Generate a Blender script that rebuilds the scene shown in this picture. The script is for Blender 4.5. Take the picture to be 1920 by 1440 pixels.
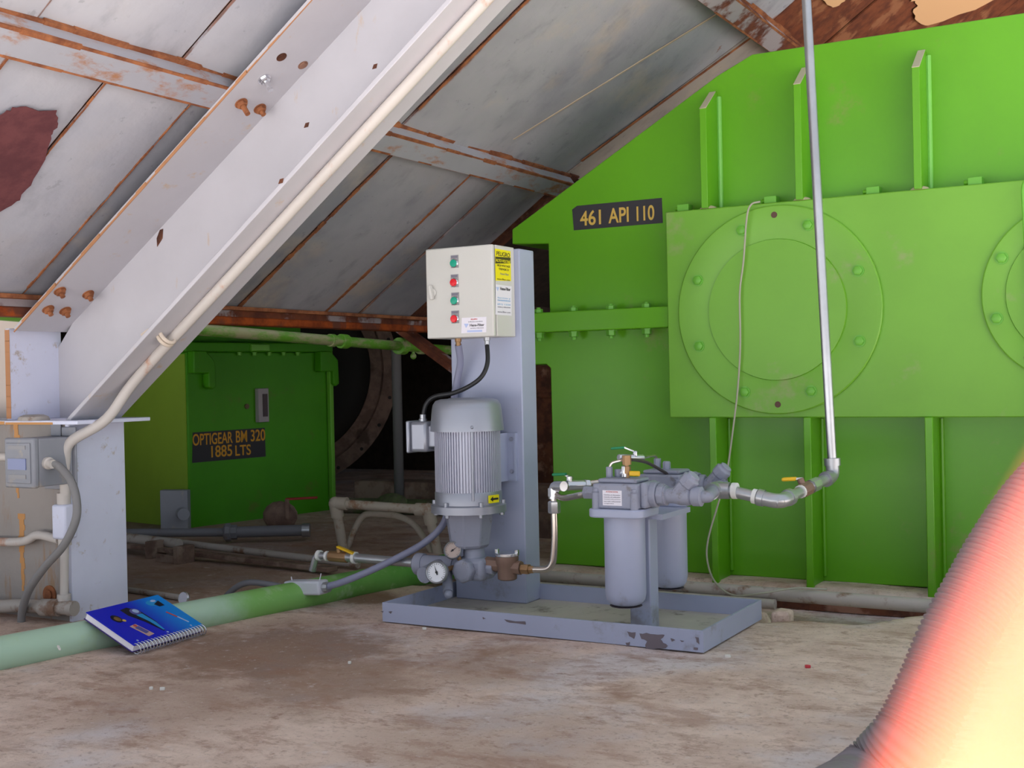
import bpy, bmesh, math, random
import numpy as np
from mathutils import Vector, Matrix
random.seed(7)
for o in list(bpy.data.objects): bpy.data.objects.remove(o)
SC = bpy.context.scene
COL = SC.collection

# ---------------------------------------------------------------- camera, sky, lights, exposure
# World frame: +X runs along the pump skid's long side, +Y away behind it, Z up (metres).
F_PX, YAW, PITCH, ROLL = 2300.0, math.radians(29.5), math.radians(-0.35), math.radians(1.2)
CAM = np.array([2.189, -3.04, 0.74])
_f = np.array([-math.sin(YAW), math.cos(YAW), 0.0]); _r = np.array([math.cos(YAW), math.sin(YAW), 0.0]); _u = np.array([0, 0, 1.0])
FW = _f*math.cos(PITCH) + _u*math.sin(PITCH); _u2 = _u*math.cos(PITCH) - _f*math.sin(PITCH)
RT = _r*math.cos(ROLL) - _u2*math.sin(ROLL); UP = _u2*math.cos(ROLL) + _r*math.sin(ROLL)
cd = bpy.data.cameras.new('camera'); cam = bpy.data.objects.new('camera', cd); COL.objects.link(cam)
cd.sensor_width = 36.0; cd.lens = F_PX/1920*36.0; cd.clip_start = 0.002; cd.clip_end = 200
m3 = Matrix((Vector(RT), Vector(UP), Vector(-FW))).transposed().to_4x4(); m3.translation = Vector(CAM); cam.matrix_world = m3
cd.dof.use_dof = True; cd.dof.focus_distance = 3.7; cd.dof.aperture_fstop = 14.0
SC.camera = cam
SC.view_settings.view_transform = 'Standard'; SC.view_settings.look = 'None'
SC.view_settings.gamma = 1.0; SC.view_settings.use_curve_mapping = False
SC.view_settings.exposure = 0.52
W = bpy.data.worlds.new('sky'); SC.world = W; W.use_nodes = True
wn = W.node_tree.nodes; wl = W.node_tree.links
bg = wn['Background']; bg.inputs['Color'].default_value = (0.78, 0.87, 1.0, 1); bg.inputs['Strength'].default_value = 0.62
sl = bpy.data.lights.new('sun', 'SUN'); sl.energy = 15.0; sl.angle = math.radians(.6); sl.color = (1.0, .985, .96)
sun = bpy.data.objects.new('sun', sl); COL.objects.link(sun); sun.location = (-4, 3, 8)
sun.rotation_euler = Vector((-.33, .24, .91)).to_track_quat('Z', 'Y').to_euler()      # high behind the hood: the slab lies in its shade, the added ground behind the camera in sun
fl = bpy.data.lights.new('finger_fill_lamp', 'POINT'); fl.energy = 0.014; fl.shadow_soft_size = 0.002; fl.color = (1.0, 0.86, 0.62)  # added point lamp just ahead of the lens, there to overexpose the finger
flo = bpy.data.objects.new('finger_fill_lamp', fl); COL.objects.link(flo)
flo.location = Vector(CAM + FW*0.025 + RT*0.0045 - UP*0.0135)

def ray(x, y): return FW + RT*(x-960)/F_PX + UP*(720-y)/F_PX
def pt(x, y, ax, val):
    """where the sight line through a pixel of the photograph meets the plane x|y|z = val"""
    d = ray(x, y); i = 'xyz'.index(ax); return Vector(CAM + d*((val-CAM[i])/d[i]))
def ptp(x, y, P, N):
    d = ray(x, y); N = np.array(N, float); return Vector(CAM + d*(((np.array(P, float)-CAM)@N)/(d@N)))
def ptd(x, y, depth): return Vector(CAM + ray(x, y)*depth)

# ---------------------------------------------------------------- materials
def lin(c):
    f = lambda v: v/12.92 if v <= .04045 else ((v+.055)/1.055)**2.4
    return (f(c[0]/255), f(c[1]/255), f(c[2]/255), 1)
class NT:
    def __init__(s, name):
        s.m = bpy.data.materials.new(name); s.m.use_nodes = True; s.t = s.m.node_tree
        s.b = s.t.nodes['Principled BSDF']; s.co = s.t.nodes.new('ShaderNodeTexCoord')
    def n(s, ty, **kw):
        nd = s.t.nodes.new(ty)
        for k, v in kw.items(): setattr(nd, k, v)
        return nd
    def l(s, a, b): s.t.links.new(a, b)
    def noise(s, scale, detail=5, rough=.6, vec=None, stretch=None):
        nd = s.n('ShaderNodeTexNoise'); nd.inputs['Scale'].default_value = scale; nd.inputs['Detail'].default_value = detail; nd.inputs['Roughness'].default_value = rough
        v = vec or s.co.outputs['Object']
        if stretch:
            mp = s.n('ShaderNodeMapping'); mp.inputs['Scale'].default_value = stretch; s.l(v, mp.inputs['Vector']); v = mp.outputs['Vector']
        s.l(v, nd.inputs['Vector']); return nd.outputs['Fac']
    def ramp(s, fac, a, b):
        nd = s.n('ShaderNodeMapRange'); nd.interpolation_type = 'SMOOTHSTEP'
        nd.inputs['From Min'].default_value = a; nd.inputs['From Max'].default_value = b; s.l(fac, nd.inputs['Value']); return nd.outputs['Result']
    def mix(s, fac, a, b):
        nd = s.n('ShaderNodeMix', data_type='RGBA')
        for sock, v in ((nd.inputs[0], fac), (nd.inputs[6], a), (nd.inputs[7], b)):
            if isinstance(v, (tuple, float, int)): sock.default_value = v
            else: s.l(v, sock)
        return nd.outputs[2]
    def math(s, op, a, b=None):
        nd = s.n('ShaderNodeMath', operation=op)
        for sock, v in zip(nd.inputs, (a, b)):
            if v is None: continue
            if isinstance(v, (float, int)): sock.default_value = v
            else: s.l(v, sock)
        return nd.outputs[0]
    def bump(s, h, strength, dist=.01):
        nd = s.n('ShaderNodeBump'); nd.inputs['Strength'].default_value = strength; nd.inputs['Distance'].default_value = dist
        s.l(h, nd.inputs['Height']); s.l(nd.outputs['Normal'], s.b.inputs['Normal'])
    def done(s, col, rough=.5, metal=0., spec=.5):
        if isinstance(col, tuple): s.b.inputs['Base Color'].default_value = col
        else: s.l(col, s.b.inputs['Base Color'])
        s.b.inputs['Roughness'].default_value = rough; s.b.inputs['Metallic'].default_value = metal
        s.b.inputs['Specular IOR Level'].default_value = spec
        return s.m
def paint(name, c, rough=.45, var=.12, dirt=None, damt=.0, dscale=6., metal=0., bump=.0, spec=.5, stretch=None):
    """one paint or metal with a slight mottling, and dirt or rust patches where asked"""
    s = NT(name); c = lin(c); d = tuple(v*(1-var) for v in c[:3])+(1,)
    col = s.mix(s.ramp(s.noise(3.2, 6), .35, .68), c, d)
    if dirt:
        f = s.noise(dscale, 8, .68, stretch=stretch); col = s.mix(s.math('MULTIPLY', s.ramp(f, .62-damt*.3, .74-damt*.22), 0.95), col, lin(dirt))
    if bump: s.bump(s.noise(60, 4), bump, .004)
    return s.done(col, rough, metal, spec)
def sheet(name, c, c2, rust, rust2, spots=.5, edge=.10, rough=.7, sand=.45):
    """old painted sheet steel: blotchy paint, rust that eats in from the sheet's own edges, and rust flecks"""
    s = NT(name); g = s.n('ShaderNodeSeparateXYZ'); s.l(s.co.outputs['Generated'], g.inputs[0])
    ob = s.n('ShaderNodeSeparateXYZ'); s.l(s.co.outputs['Object'], ob.inputs[0])
    e = s.math('MINIMUM', s.math('MULTIPLY', s.math('MINIMUM', g.outputs[1], s.math('SUBTRACT', 1., g.outputs[1])), 1.), 
               s.math('MULTIPLY', s.math('MINIMUM', g.outputs[0], s.math('SUBTRACT', 1., g.outputs[0])), 1.5))
    n1 = s.noise(5, 8, .65); n2 = s.noise(1.5, 4); n3 = s.noise(26, 6, .6); n4 = s.noise(9, 6, .6, stretch=(.35, 1, 1))
    em = s.ramp(s.math('ADD', s.math('MULTIPLY', e, -1./edge), s.math('MULTIPLY', n1, 1.5)), .48, .78)
    col = s.mix(s.ramp(n2, .38, .66), lin(c), lin(c2))
    col = s.mix(s.math('MULTIPLY', s.ramp(n4, .5, .75), .55), col, tuple(v*.72 for v in lin(c2)[:3])+(1,))
    rc = s.mix(s.ramp(n3, .35, .65), lin(rust), lin(rust2))
    col = s.mix(s.math('MULTIPLY', em, .85), col, rc)
    sp = s.ramp(s.noise(11, 7, .62), .72-spots*.05, .76-spots*.04); col = s.mix(s.math('MULTIPLY', sp, .8), col, rc)
    col = s.mix(s.math('MULTIPLY', s.ramp(s.noise(2.6, 5, .6), .52, .72), sand), col, lin((206, 186, 160)))
    col = s.mix(s.math('MULTIPLY', s.ramp(s.noise(19, 7, .65), .63, .68), .35), col, tuple(v*.5 for v in lin(c2)[:3])+(1,))
    s.bump(s.noise(4.5, 5, .55), .35, .03)
    return s.done(col, rough, 0., .35)
def rustmat(name, a, b, c=None, camt=.5):
    s = NT(name); col = s.mix(s.ramp(s.noise(14, 8, .65), .35, .65), lin(a), lin(b))
    if c: col = s.mix(s.ramp(s.noise(5, 6, .6), .6-camt*.2, .68-camt*.16), col, lin(c))
    s.bump(s.noise(70, 5), .3, .004); return s.done(col, .85, 0, .25)
def flat(name, c, rough=.5, metal=0., spec=.5): return NT(name).done(lin(c), rough, metal, spec)

M = {}
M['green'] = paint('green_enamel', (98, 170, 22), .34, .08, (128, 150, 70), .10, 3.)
M['green_plate'] = paint('green_enamel_dusty', (114, 176, 48), .42, .08, (140, 160, 96), .12, 3.)
M['green_edge'] = paint('green_enamel_edge', (108, 182, 56), .4, .08)
M['weld'] = paint('glossy_weld_paint', (134, 206, 96), .25, .15, bump=.4)
M['tank_green'] = paint('green_enamel_shaded', (66, 146, 8), .5, .12, (84, 120, 30), .12, 4., spec=.3)  # darker green: dimness under the hood put into the colour, with some dirt
M['green_dusty'] = paint('green_pipe_paint', (104, 170, 44), .5, .10, (176, 172, 132), .55, 9., stretch=(1, .5, 1.5))
M['pipe_floor'] = None
M['skid'] = paint('blue_grey_enamel', (170, 176, 200), .38, .06, (140, 138, 146), .15, 5.)
M['tray_dust'] = paint('dusty_tray_bottom', (196, 188, 178), .7, .2, (120, 108, 98), .3, 8.)
M['chip'] = flat('bare_primer_chip', (112, 102, 108), .7)
M['motor'] = paint('silver_motor_paint', (158, 161, 172), .34, .05, metal=.45)
M['motor_fin'] = paint('silver_fin_paint', (190, 191, 206), .42, .05, metal=.2)
M['cast'] = paint('cast_grey_paint', (152, 155, 172), .5, .14, (120, 116, 116), .2, 22., bump=.2)
M['cream'] = paint('cream_powder_coat', (210, 208, 202), .45, .03)
M['beam'] = paint('grey_beam_paint', (196, 193, 198), .55, .07, (196, 172, 148), .05, 11., stretch=(1.5, 1, .45))
M['beam_under'] = M['beam']
M['col_light'] = paint('pale_column_paint', (226, 229, 248), .55, .07, (178, 160, 140), .12, 16.)
M['col_dirty'] = paint('dirty_column_paint', (162, 154, 148), .7, .16, (160, 128, 98), .3, 7., stretch=(2.4, 1, .5), bump=.2)
M['hood'] = sheet('hood_plate_paint', (170, 169, 175), (148, 149, 157), (150, 96, 64), (108, 66, 46), .45, .045)
M['hood_left'] = sheet('hood_plate_paint_lit', (186, 186, 192), (170, 171, 180), (146, 96, 70), (112, 74, 56), .1, .02, sand=.1)  # paler copy: the stronger light on the left plates is in the colour
M['hood_beige'] = sheet('hood_plate_dusty', (178, 166, 158), (158, 148, 142), (150, 96, 64), (110, 70, 50), .5, .09)
M['hood_brown'] = rustmat('hood_plate_rusted', (128, 72, 46), (98, 54, 38), (150, 98, 68), .35)
M['rib'] = paint('rib_paint', (170, 170, 178), .6, .1, (166, 116, 80), .35, 12., stretch=(1, .5, 1), bump=.15)
M['rust'] = rustmat('rust', (172, 110, 72), (122, 74, 52))
M['rust_orange'] = rustmat('orange_rust', (176, 84, 34), (128, 58, 28), (112, 66, 50), .4)
M['rust_dark'] = rustmat('dark_rust', (112, 68, 48), (78, 48, 38), (148, 110, 92), .25)
M['rust_patchy'] = rustmat('rust_and_grey_paint', (126, 72, 50), (96, 56, 44), (168, 158, 160), .45)
M['maroon'] = rustmat('maroon_primer', (112, 66, 68), (94, 54, 58), (170, 140, 144), .05)
M['peach'] = flat('peeled_peach_paint', (226, 178, 130), .7)
M['galv'] = paint('galvanized_steel', (188, 190, 194), .34, .18, metal=.75)
M['galv_bright'] = paint('bright_galvanized_steel', (215, 216, 220), .25, .1, metal=.8)
M['galv_riser'] = paint('galvanized_riser', (198, 199, 202), .3, .25, metal=.85)
M['stainless'] = paint('stainless_steel', (214, 204, 194), .22, .08, metal=.9)
M['brass'] = paint('brass', (166, 130, 92), .4, .18, metal=.5)
M['bronze'] = paint('bronze_casting', (138, 110, 96), .5, .12, metal=.25, bump=.15)
M['teflon'] = flat('white_thread_tape', (232, 232, 228), .6)
M['black'] = flat('black_rubber', (34, 34, 36), .45)
M['darkgrey'] = paint('dark_grey_cable', (136, 134, 134), .6, .15)
M['conduit'] = paint('grey_flexible_conduit', (140, 142, 166), .45, .05)
M['conduit_old'] = paint('weathered_conduit', (208, 200, 193), .55, .06, (190, 140, 112), .2, 9., stretch=(1, 1, .4))
M['pipe_old'] = paint('dusty_old_pipe', (182, 174, 166), .6, .12, (128, 96, 74), .35, 10.)
M['pipe_grey'] = paint('old_grey_pipe', (122, 122, 128), .5, .12, (120, 106, 96), .25, 7.)
M['beige_pipe'] = paint('dusty_galvanized_frame', (190, 180, 164), .6, .1, (150, 112, 84), .32, 13.)
M['steel_dusty'] = rustmat('dusty_steel_section', (136, 112, 98), (110, 88, 78), (150, 130, 116), .4)
M['fit_dusty'] = rustmat('green_fitting_under_dust', (96, 110, 70), (84, 84, 66), (120, 108, 92), .4)
M['wheel'] = rustmat('dusty_wheel_rim', (132, 110, 98), (110, 90, 80), (88, 72, 64), .3)
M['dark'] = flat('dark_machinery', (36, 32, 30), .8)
M['darkwall'] = rustmat('dark_brown_wall', (62, 50, 44), (46, 38, 34))  # plain dark brown, shared by the walls and the overhead boxes
M['white'] = flat('white_paper', (236, 232, 240), .5)
M['white_face'] = flat('gauge_dial_white', (240, 240, 244), .4)
M['tan_face'] = flat('gauge_dial_dusty', (190, 170, 160), .4)
M['ink'] = flat('black_ink', (28, 27, 30), .6)
M['grey_ink'] = flat('grey_ink', (120, 116, 130), .6)
M['blue_ink'] = flat('pale_blue_ink', (120, 170, 210), .6)
M['red_ink'] = flat('red_ink', (196, 70, 60), .6)
M['pale_blue'] = flat('pale_blue_print', (186, 200, 238), .6)
M['yellow'] = flat('yellow_sticker', (240, 226, 20), .5)
M['sign_black'] = flat('stencil_black', (52, 50, 56), .6)
M['sign_black2'] = flat('stencil_black_gloss', (26, 27, 34), .5)
M['stencil'] = flat('stencil_yellow', (214, 178, 84), .6)
M['stencil2'] = flat('stencil_amber', (206, 150, 30), .6)
M['btn_green'] = flat('green_lens', (10, 160, 130), .25)
M['btn_red'] = flat('red_lens', (226, 22, 36), .25)
M['legend'] = paint('legend_plate_grey', (150, 148, 150), .4, .05)
M['chrome'] = flat('chrome', (220, 220, 224), .18, .9)
M['handle_yellow'] = flat('yellow_vinyl', (232, 184, 26), .45)
M['handle_green'] = flat('green_vinyl', (22, 132, 84), .45)
M['handle_red'] = flat('red_vinyl', (150, 40, 34), .5)
M['nb_page'] = flat('page_edges', (250, 244, 252), .7)
M['hose'] = paint('grey_corrugated_plastic', (136, 126, 130), .5, .1)
M['rope'] = paint('cream_rope', (224, 208, 190), .8, .08)
M['chipwhite'] = flat('white_chip', (226, 222, 214), .7)
M['chipred'] = flat('red_chip', (200, 60, 70), .6)

def pipe_floor_mat():
    s = NT('worn_green_pipe_paint')
    sep = s.n('ShaderNodeSeparateXYZ'); s.l(s.co.outputs['Object'], sep.inputs[0])
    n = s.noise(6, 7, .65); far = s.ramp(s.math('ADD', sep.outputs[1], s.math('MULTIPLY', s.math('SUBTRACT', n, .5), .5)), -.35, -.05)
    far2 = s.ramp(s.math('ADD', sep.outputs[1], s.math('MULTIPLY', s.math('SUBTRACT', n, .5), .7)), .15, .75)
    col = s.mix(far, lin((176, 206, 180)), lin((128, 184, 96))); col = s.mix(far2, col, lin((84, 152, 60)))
    col = s.mix(s.math('MULTIPLY', s.ramp(s.noise(13, 6, .6), .55, .68), .6), col, lin((176, 204, 160)))
    return s.done(col, .42)
M['pipe_floor'] = pipe_floor_mat()

def floor_mat():
    s = NT('dusty_concrete')
    p = s.co.outputs['Object']; sep = s.n('ShaderNodeSeparateXYZ'); s.l(p, sep.inputs[0])
    n1 = s.noise(1.6, 8, .62); n2 = s.noise(5, 9, .7); n3 = s.noise(34, 8, .7); n4 = s.noise(2.3, 6, .6, stretch=(1.2, .6, 1))
    col = s.mix(s.ramp(n2, .36, .66), lin((230, 206, 190)), lin((206, 180, 164)))
    col = s.mix(s.math('MULTIPLY', s.ramp(n1, .48, .66), .75), col, lin((212, 204, 206)))      # bare grey patches
    def spot(cx, cy, r, w=.5):
        d = s.n('ShaderNodeVectorMath', operation='DISTANCE'); d.inputs[1].default_value = (cx, cy, 0)
        s.l(p, d.inputs[0]); a = s.math('ADD', s.math('MULTIPLY', d.outputs['Value'], 1/r), s.math('MULTIPLY', s.math('SUBTRACT', n2, .5), 2.6))
        return s.math('MULTIPLY', s.math('SUBTRACT', 1., s.ramp(a, .45, 1.2)), w)
    st = spot(-.05, -.45, .42, .75)
    for q in ((.28, -.62, .34, .6), (.1, -.95, .3, .4), (-.2, -.2, .22, .4), (.55, -.35, .25, .4), (-.3, .33, .13, .8), (.9, -.9, .3, .3), (-1.5, .6, 1.2, .6), (-2.2, 1.2, 1.5, .6)):
        st = s.math('MAXIMUM', st, spot(*q))
    col = s.mix(st, col, lin((122, 88, 64)))
    n5 = s.noise(4.2, 9, .72, stretch=(.75, 1.5, 1))
    col = s.mix(s.math('MULTIPLY', s.ramp(n5, .50, .64), .55), col, lin((160, 122, 100)))
    col = s.mix(s.math('MULTIPLY', s.ramp(n4, .60, .72), .5), col, lin((150, 114, 92)))
    col = s.mix(s.math('MULTIPLY', s.ramp(n3, .54, .68), .55), col, lin((150, 124, 110)))
    col = s.mix(s.math('MULTIPLY', s.ramp(s.noise(11, 8, .7), .60, .67), .6), col, lin((142, 106, 86)))
    col = s.mix(s.math('MULTIPLY', s.ramp(s.noise(15, 8, .7), .60, .68), .5), col, lin((226, 214, 210)))
    col = s.mix(s.math('MULTIPLY', s.ramp(s.noise(75, 6, .75), .57, .66), .5), col, lin((136, 106, 90)))
    col = s.mix(s.math('MULTIPLY', s.ramp(s.noise(48, 6, .75), .59, .68), .45), col, lin((228, 216, 212)))
    col = s.mix(s.math('MULTIPLY', s.ramp(s.noise(7.5, 10, .78, stretch=(.8, 1.3, 1)), .53, .60), .4), col, lin((150, 114, 94)))
    h = s.math('ADD', s.math('MULTIPLY', n3, .8), n2); s.bump(h, .6, .014)
    return s.done(col, .9, 0, .2)
M['floor'] = floor_mat()

def skin_mat():
    s = NT('skin'); s.b.inputs['Subsurface Weight'].default_value = .5; s.b.inputs['Subsurface Radius'].default_value = (.012, .003, .0015)
    s.b.inputs['Subsurface Scale'].default_value = .4
    return s.done(s.mix(s.noise(60), lin((236, 112, 84)), lin((226, 98, 74))), .5)
M['skin'] = skin_mat()

# ---------------------------------------------------------------- mesh builder
def V(*a): return Vector(a)
def basis(d):
    d = Vector(d).normalized(); a = V(0, 0, 1) if abs(d.z) < .95 else V(1, 0, 0)
    x = a.cross(d).normalized(); return x, d.cross(x), d
class MB:
    def __init__(s): s.b = bmesh.new(); s.mi = 0
    def face(s, vs):
        try: f = s.b.faces.new(vs); f.material_index = s.mi; return f
        except ValueError: return None
    def box(s, a, b, mat=None):
        xs, ys, zs = zip(a, b)
        return s.hexa([(x, y, z) for z in zs for y in ys for x in xs], mat)
    def hexa(s, c, mat=None):
        """eight corners ordered x fastest, then y, then z"""
        v = [s.b.verts.new((mat @ Vector(p)) if mat else p) for p in c]
        for q in ((0, 2, 3, 1), (4, 5, 7, 6), (0, 1, 5, 4), (1, 3, 7, 5), (3, 2, 6, 7), (2, 0, 4, 6)): s.face([v[i] for i in q])
        return s
    def obox(s, c, ax, ay, az, sx, sy, sz):
        """box with centre c, axes and full sizes"""
        ax, ay, az = (Vector(q).normalized() for q in (ax, ay, az)); c = Vector(c)
        return s.hexa([c+ax*sx*i/2+ay*sy*j/2+az*sz*k/2 for k in (-1, 1) for j in (-1, 1) for i in (-1, 1)])
    def prism(s, pts, vec):
        """polygon of 3-D points pushed along vec"""
        a = [s.b.verts.new(p) for p in pts]; b = [s.b.verts.new(Vector(p)+Vector(vec)) for p in pts]
        s.face(a[::-1]); s.face(b); n = len(a)
        for i in range(n): s.face([a[i], a[(i+1) % n], b[(i+1) % n], b[i]])
        return s
    def cyl(s, p0, p1, r0, r1=None, n=20): 
        p0, p1 = Vector(p0), Vector(p1); d = p1-p0
        return s.lathe([(r0, 0), (r0 if r1 is None else r1, d.length)], p0, d, n)
    def lathe(s, prof, o, d=(0, 0, 1), n=32, rot=0.):
        x, y, z = basis(d); o = Vector(o); rings = []
        for r, h in prof:
            rings.append([s.b.verts.new(o+z*h+(x*math.cos(rot+2*math.pi*i/n)+y*math.sin(rot+2*math.pi*i/n))*max(r, 1e-5)) for i in range(n)])
        for A, B in zip(rings, rings[1:]):
            for i in range(n): s.face([A[i], A[(i+1) % n], B[(i+1) % n], B[i]])
        s.face(rings[0][::-1]); s.face(rings[-1]); return s
    def tube(s, pts, r, n=12, rr=None):
        P = [Vector(p) for p in pts]; N = len(P); rings = []; x = None
        for i in range(N):
            t = (P[min(i+1, N-1)]-P[max(i-1, 0)]).normalized()
            if x is None: x = basis(t)[0]
            else: x = (x - t*x.dot(t)).normalized()
            y = t.cross(x); q = rr[i] if rr else r
            rings.append([s.b.verts.new(P[i]+(x*math.cos(2*math.pi*k/n)+y*math.sin(2*math.pi*k/n))*q) for k in range(n)])
        for A, B in zip(rings, rings[1:]):
            for k in range(n): s.face([A[k], A[(k+1) % n], B[(k+1) % n], B[k]])
        s.face(rings[0][::-1]); s.face(rings[-1]); return s
    def hexbolt(s, p, d, r=.012, h=.010, washer=True, shank=0):
        p = Vector(p); d = Vector(d).normalized()
        if washer: s.lathe([(r*1.25, 0), (r*1.25, h*.22)], p, d, 16)
        s.lathe([(r, h*.2), (r, h*.85), (r*.8, h)], p, d, 6)
        if shank: s.cyl(p+d*h, p+d*(h+shank), r*.5, n=10)
        return s
    def ball(s, c, r, n=12, sc=(1, 1, 1)):
        m = Matrix.Translation(Vector(c)) @ Matrix.Diagonal((r*sc[0], r*sc[1], r*sc[2], 1))
        for f in bmesh.ops.create_uvsphere(s.b, u_segments=n, v_segments=max(6, n//2), radius=1, matrix=m)['verts'][0:0]: pass
        return s
def spline(pts, k=8):
    """smooth curve through the points"""
    P = [Vector(p) for p in pts]; P = [P[0]*2-P[1]] + P + [P[-1]*2-P[-2]]; out = []
    for i in range(1, len(P)-2):
        a, b, c, d = P[i-1:i+3]
        for j in range(k):
            t = j/k; out.append(.5*((2*b)+(c-a)*t+(2*a-5*b+4*c-d)*t*t+(3*b-a-3*c+d)*t**3))
    return out+[P[-2]]
def bend(pts, rad, k=6):
    """straight runs joined by rounded bends"""
    P = [Vector(p) for p in pts]; out = [P[0]]
    for a, b, c in zip(P, P[1:], P[2:]):
        r = min(rad, (a-b).length*.49, (c-b).length*.49); p, q = b+(a-b).normalized()*r, b+(c-b).normalized()*r
        for j in range(k+1): t = j/k; out.append(p*(1-t)**2+b*2*t*(1-t)+q*t*t)
    return out+[P[-1]]

def wloc(o):
    v = Vector((0, 0, 0))
    while o: v = v+o.location; o = o.parent
    return v
def obj(name, mb, mats, parent=None, bevel=0, smooth=35, local=False, sub=0):
    """one mesh object; its points are given in world space unless the parent is a turned root (local)"""
    me = bpy.data.meshes.new(name)
    if parent and not local: bmesh.ops.translate(mb.b, vec=-wloc(parent), verts=mb.b.verts[:])
    bmesh.ops.recalc_face_normals(mb.b, faces=mb.b.faces[:])
    mb.b.to_mesh(me); mb.b.free()
    for m in (mats if isinstance(mats, list) else [mats]): me.materials.append(M[m] if isinstance(m, str) else m)
    for p in me.polygons: p.use_smooth = True
    me.set_sharp_from_angle(angle=math.radians(smooth))
    o = bpy.data.objects.new(name, me); COL.objects.link(o)
    if parent: o.parent = parent
    if bevel:
        b = o.modifiers.new('soft_edges', 'BEVEL'); b.width = bevel; b.segments = 2; b.limit_method = 'ANGLE'; b.angle_limit = math.radians(40)
    if sub: q = o.modifiers.new('smooth', 'SUBSURF'); q.levels = sub; q.render_levels = sub
    return o
def tag(o, label, cat, group=None, kind=None):
    o['label'] = label
    if cat: o['category'] = cat
    if group: o['group'] = group
    if kind: o['kind'] = kind
    return o
def thing(name, label, cat, loc=(0, 0, 0), rz=0, group=None):
    o = bpy.data.objects.new(name, None); COL.objects.link(o); o.location = loc; o.rotation_euler = (0, 0, rz); o.empty_display_size = .05
    return tag(o, label, cat, group)
def struct(name, mb, mats, **kw):
    o = obj(name, mb, mats, **kw); o['kind'] = 'structure'; return o
def text(name, body, o, xd, ud, width, height, mat, parent, local=False, bold=.0, th=.0006, squash=True):
    """raised lettering fitted in width x height, lower left corner at o"""
    cu = bpy.data.curves.new(name, 'FONT'); cu.body = body; cu.offset = bold; cu.extrude = .01
    t = bpy.data.objects.new(name, cu); COL.objects.link(t); bpy.context.view_layer.update()
    me = bpy.data.meshes.new_from_object(t.evaluated_get(bpy.context.evaluated_depsgraph_get())); bpy.data.objects.remove(t)
    me.name = name
    co = np.array([v.co for v in me.vertices]); lo, hi = co.min(0), co.max(0); sx = width/(hi[0]-lo[0]); sy = height/(hi[1]-lo[1])
    if not squash: sx = sy = min(sx, sy)
    xd, ud = Vector(xd).normalized(), Vector(ud).normalized(); nd = xd.cross(ud); off = Vector((0, 0, 0)) if local else wloc(parent)
    for v in me.vertices: v.co = Vector(o) + xd*((v.co.x-lo[0])*sx) + ud*((v.co.y-lo[1])*sy) + nd*(v.co.z/.01*th) - off
    me.materials.clear(); me.materials.append(M[mat]); ob = bpy.data.objects.new(name, me); COL.objects.link(ob); ob.parent = parent; return ob
XP, YP, ZP = V(1, 0, 0), V(0, 1, 0), V(0, 0, 1)

# ================================================================ THE SETTING
# floor: one slab with a shallow pipe trench in front of the big green housing and dust heaps
def floor_h(x, y):
    z = 0.0
    n = math.sin(x*7.1+y*3.3)*math.sin(y*6.7-x*2.9)*.5 + math.sin(x*17+1)*math.sin(y*15+2)*.3
    z += n*.004
    if x > -.35:
        edge = .62 if x < 1.02 else (.50 + .05*math.sin(x*23) + max(0, x-1.18)*.75)
        if edge < y < 1.12 and edge < 1.0:
            t = min(1, (y-edge)/.05); t2 = min(1, max(0, (1.12-y)/.12)); z -= .065*min(t, t2)
    return z
def grid_axis(a, b, fa, fb, step, coarse):
    xs = list(np.arange(a, fa, coarse)) + list(np.arange(fa, fb, step)) + list(np.arange(fb, b+coarse, coarse)); return xs
struct('ground', MB().box((-30, -40, -.3), (40, 8, -.10)), paint('pale_bounce_ground', (206, 204, 204), .9, .1))  # unseen pale ground, added to bounce neutral sunlight up to the hood
gx = grid_axis(-9, 4.5, -1.0, 2.2, .025, .8); gy = grid_axis(-2.6, 6, -1.6, 1.4, .025, .8)
mb = MB(); gv = [[mb.b.verts.new((x, y, floor_h(x, y))) for x in gx] for y in gy]
for j in range(len(gy)-1):
    for i in range(len(gx)-1): mb.face([gv[j][i], gv[j][i+1], gv[j+1][i+1], gv[j+1][i]])
fo = struct('floor', mb, 'floor', smooth=60); fo['label'] = 'dusty concrete slab with brown oil stains'
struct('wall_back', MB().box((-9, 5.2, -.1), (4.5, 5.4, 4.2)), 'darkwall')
struct('blocker_wall_left', MB().box((-7.2, -.30, -.1), (-7, 5.2, 3.0)).box((-7.2, -.34, -.1), (-3.5, -.28, 3.0)).box((-3.5, -.34, 1.5), (-2.2, -.28, 3.0)), 'darkwall')  # unseen wall added to darken the gear unit; low opening lights its left face

struct('blocker_ceiling', MB().box((-7.2, -2.4, 1.75), (-1.16, 5.4, 1.85)).box((-1.6, -2.4, 1.05), (-1.56, 5.4, 1.80)).prism([(-1.7, 1.95, 1.12), (-.15, 1.95, 1.86), (-.15, 1.95, 1.92), (-1.7, 1.95, 1.2)], (0, 3.4, 0)), 'darkwall')  # unseen boxes added to keep sky and sun off the space under the hood

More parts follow.
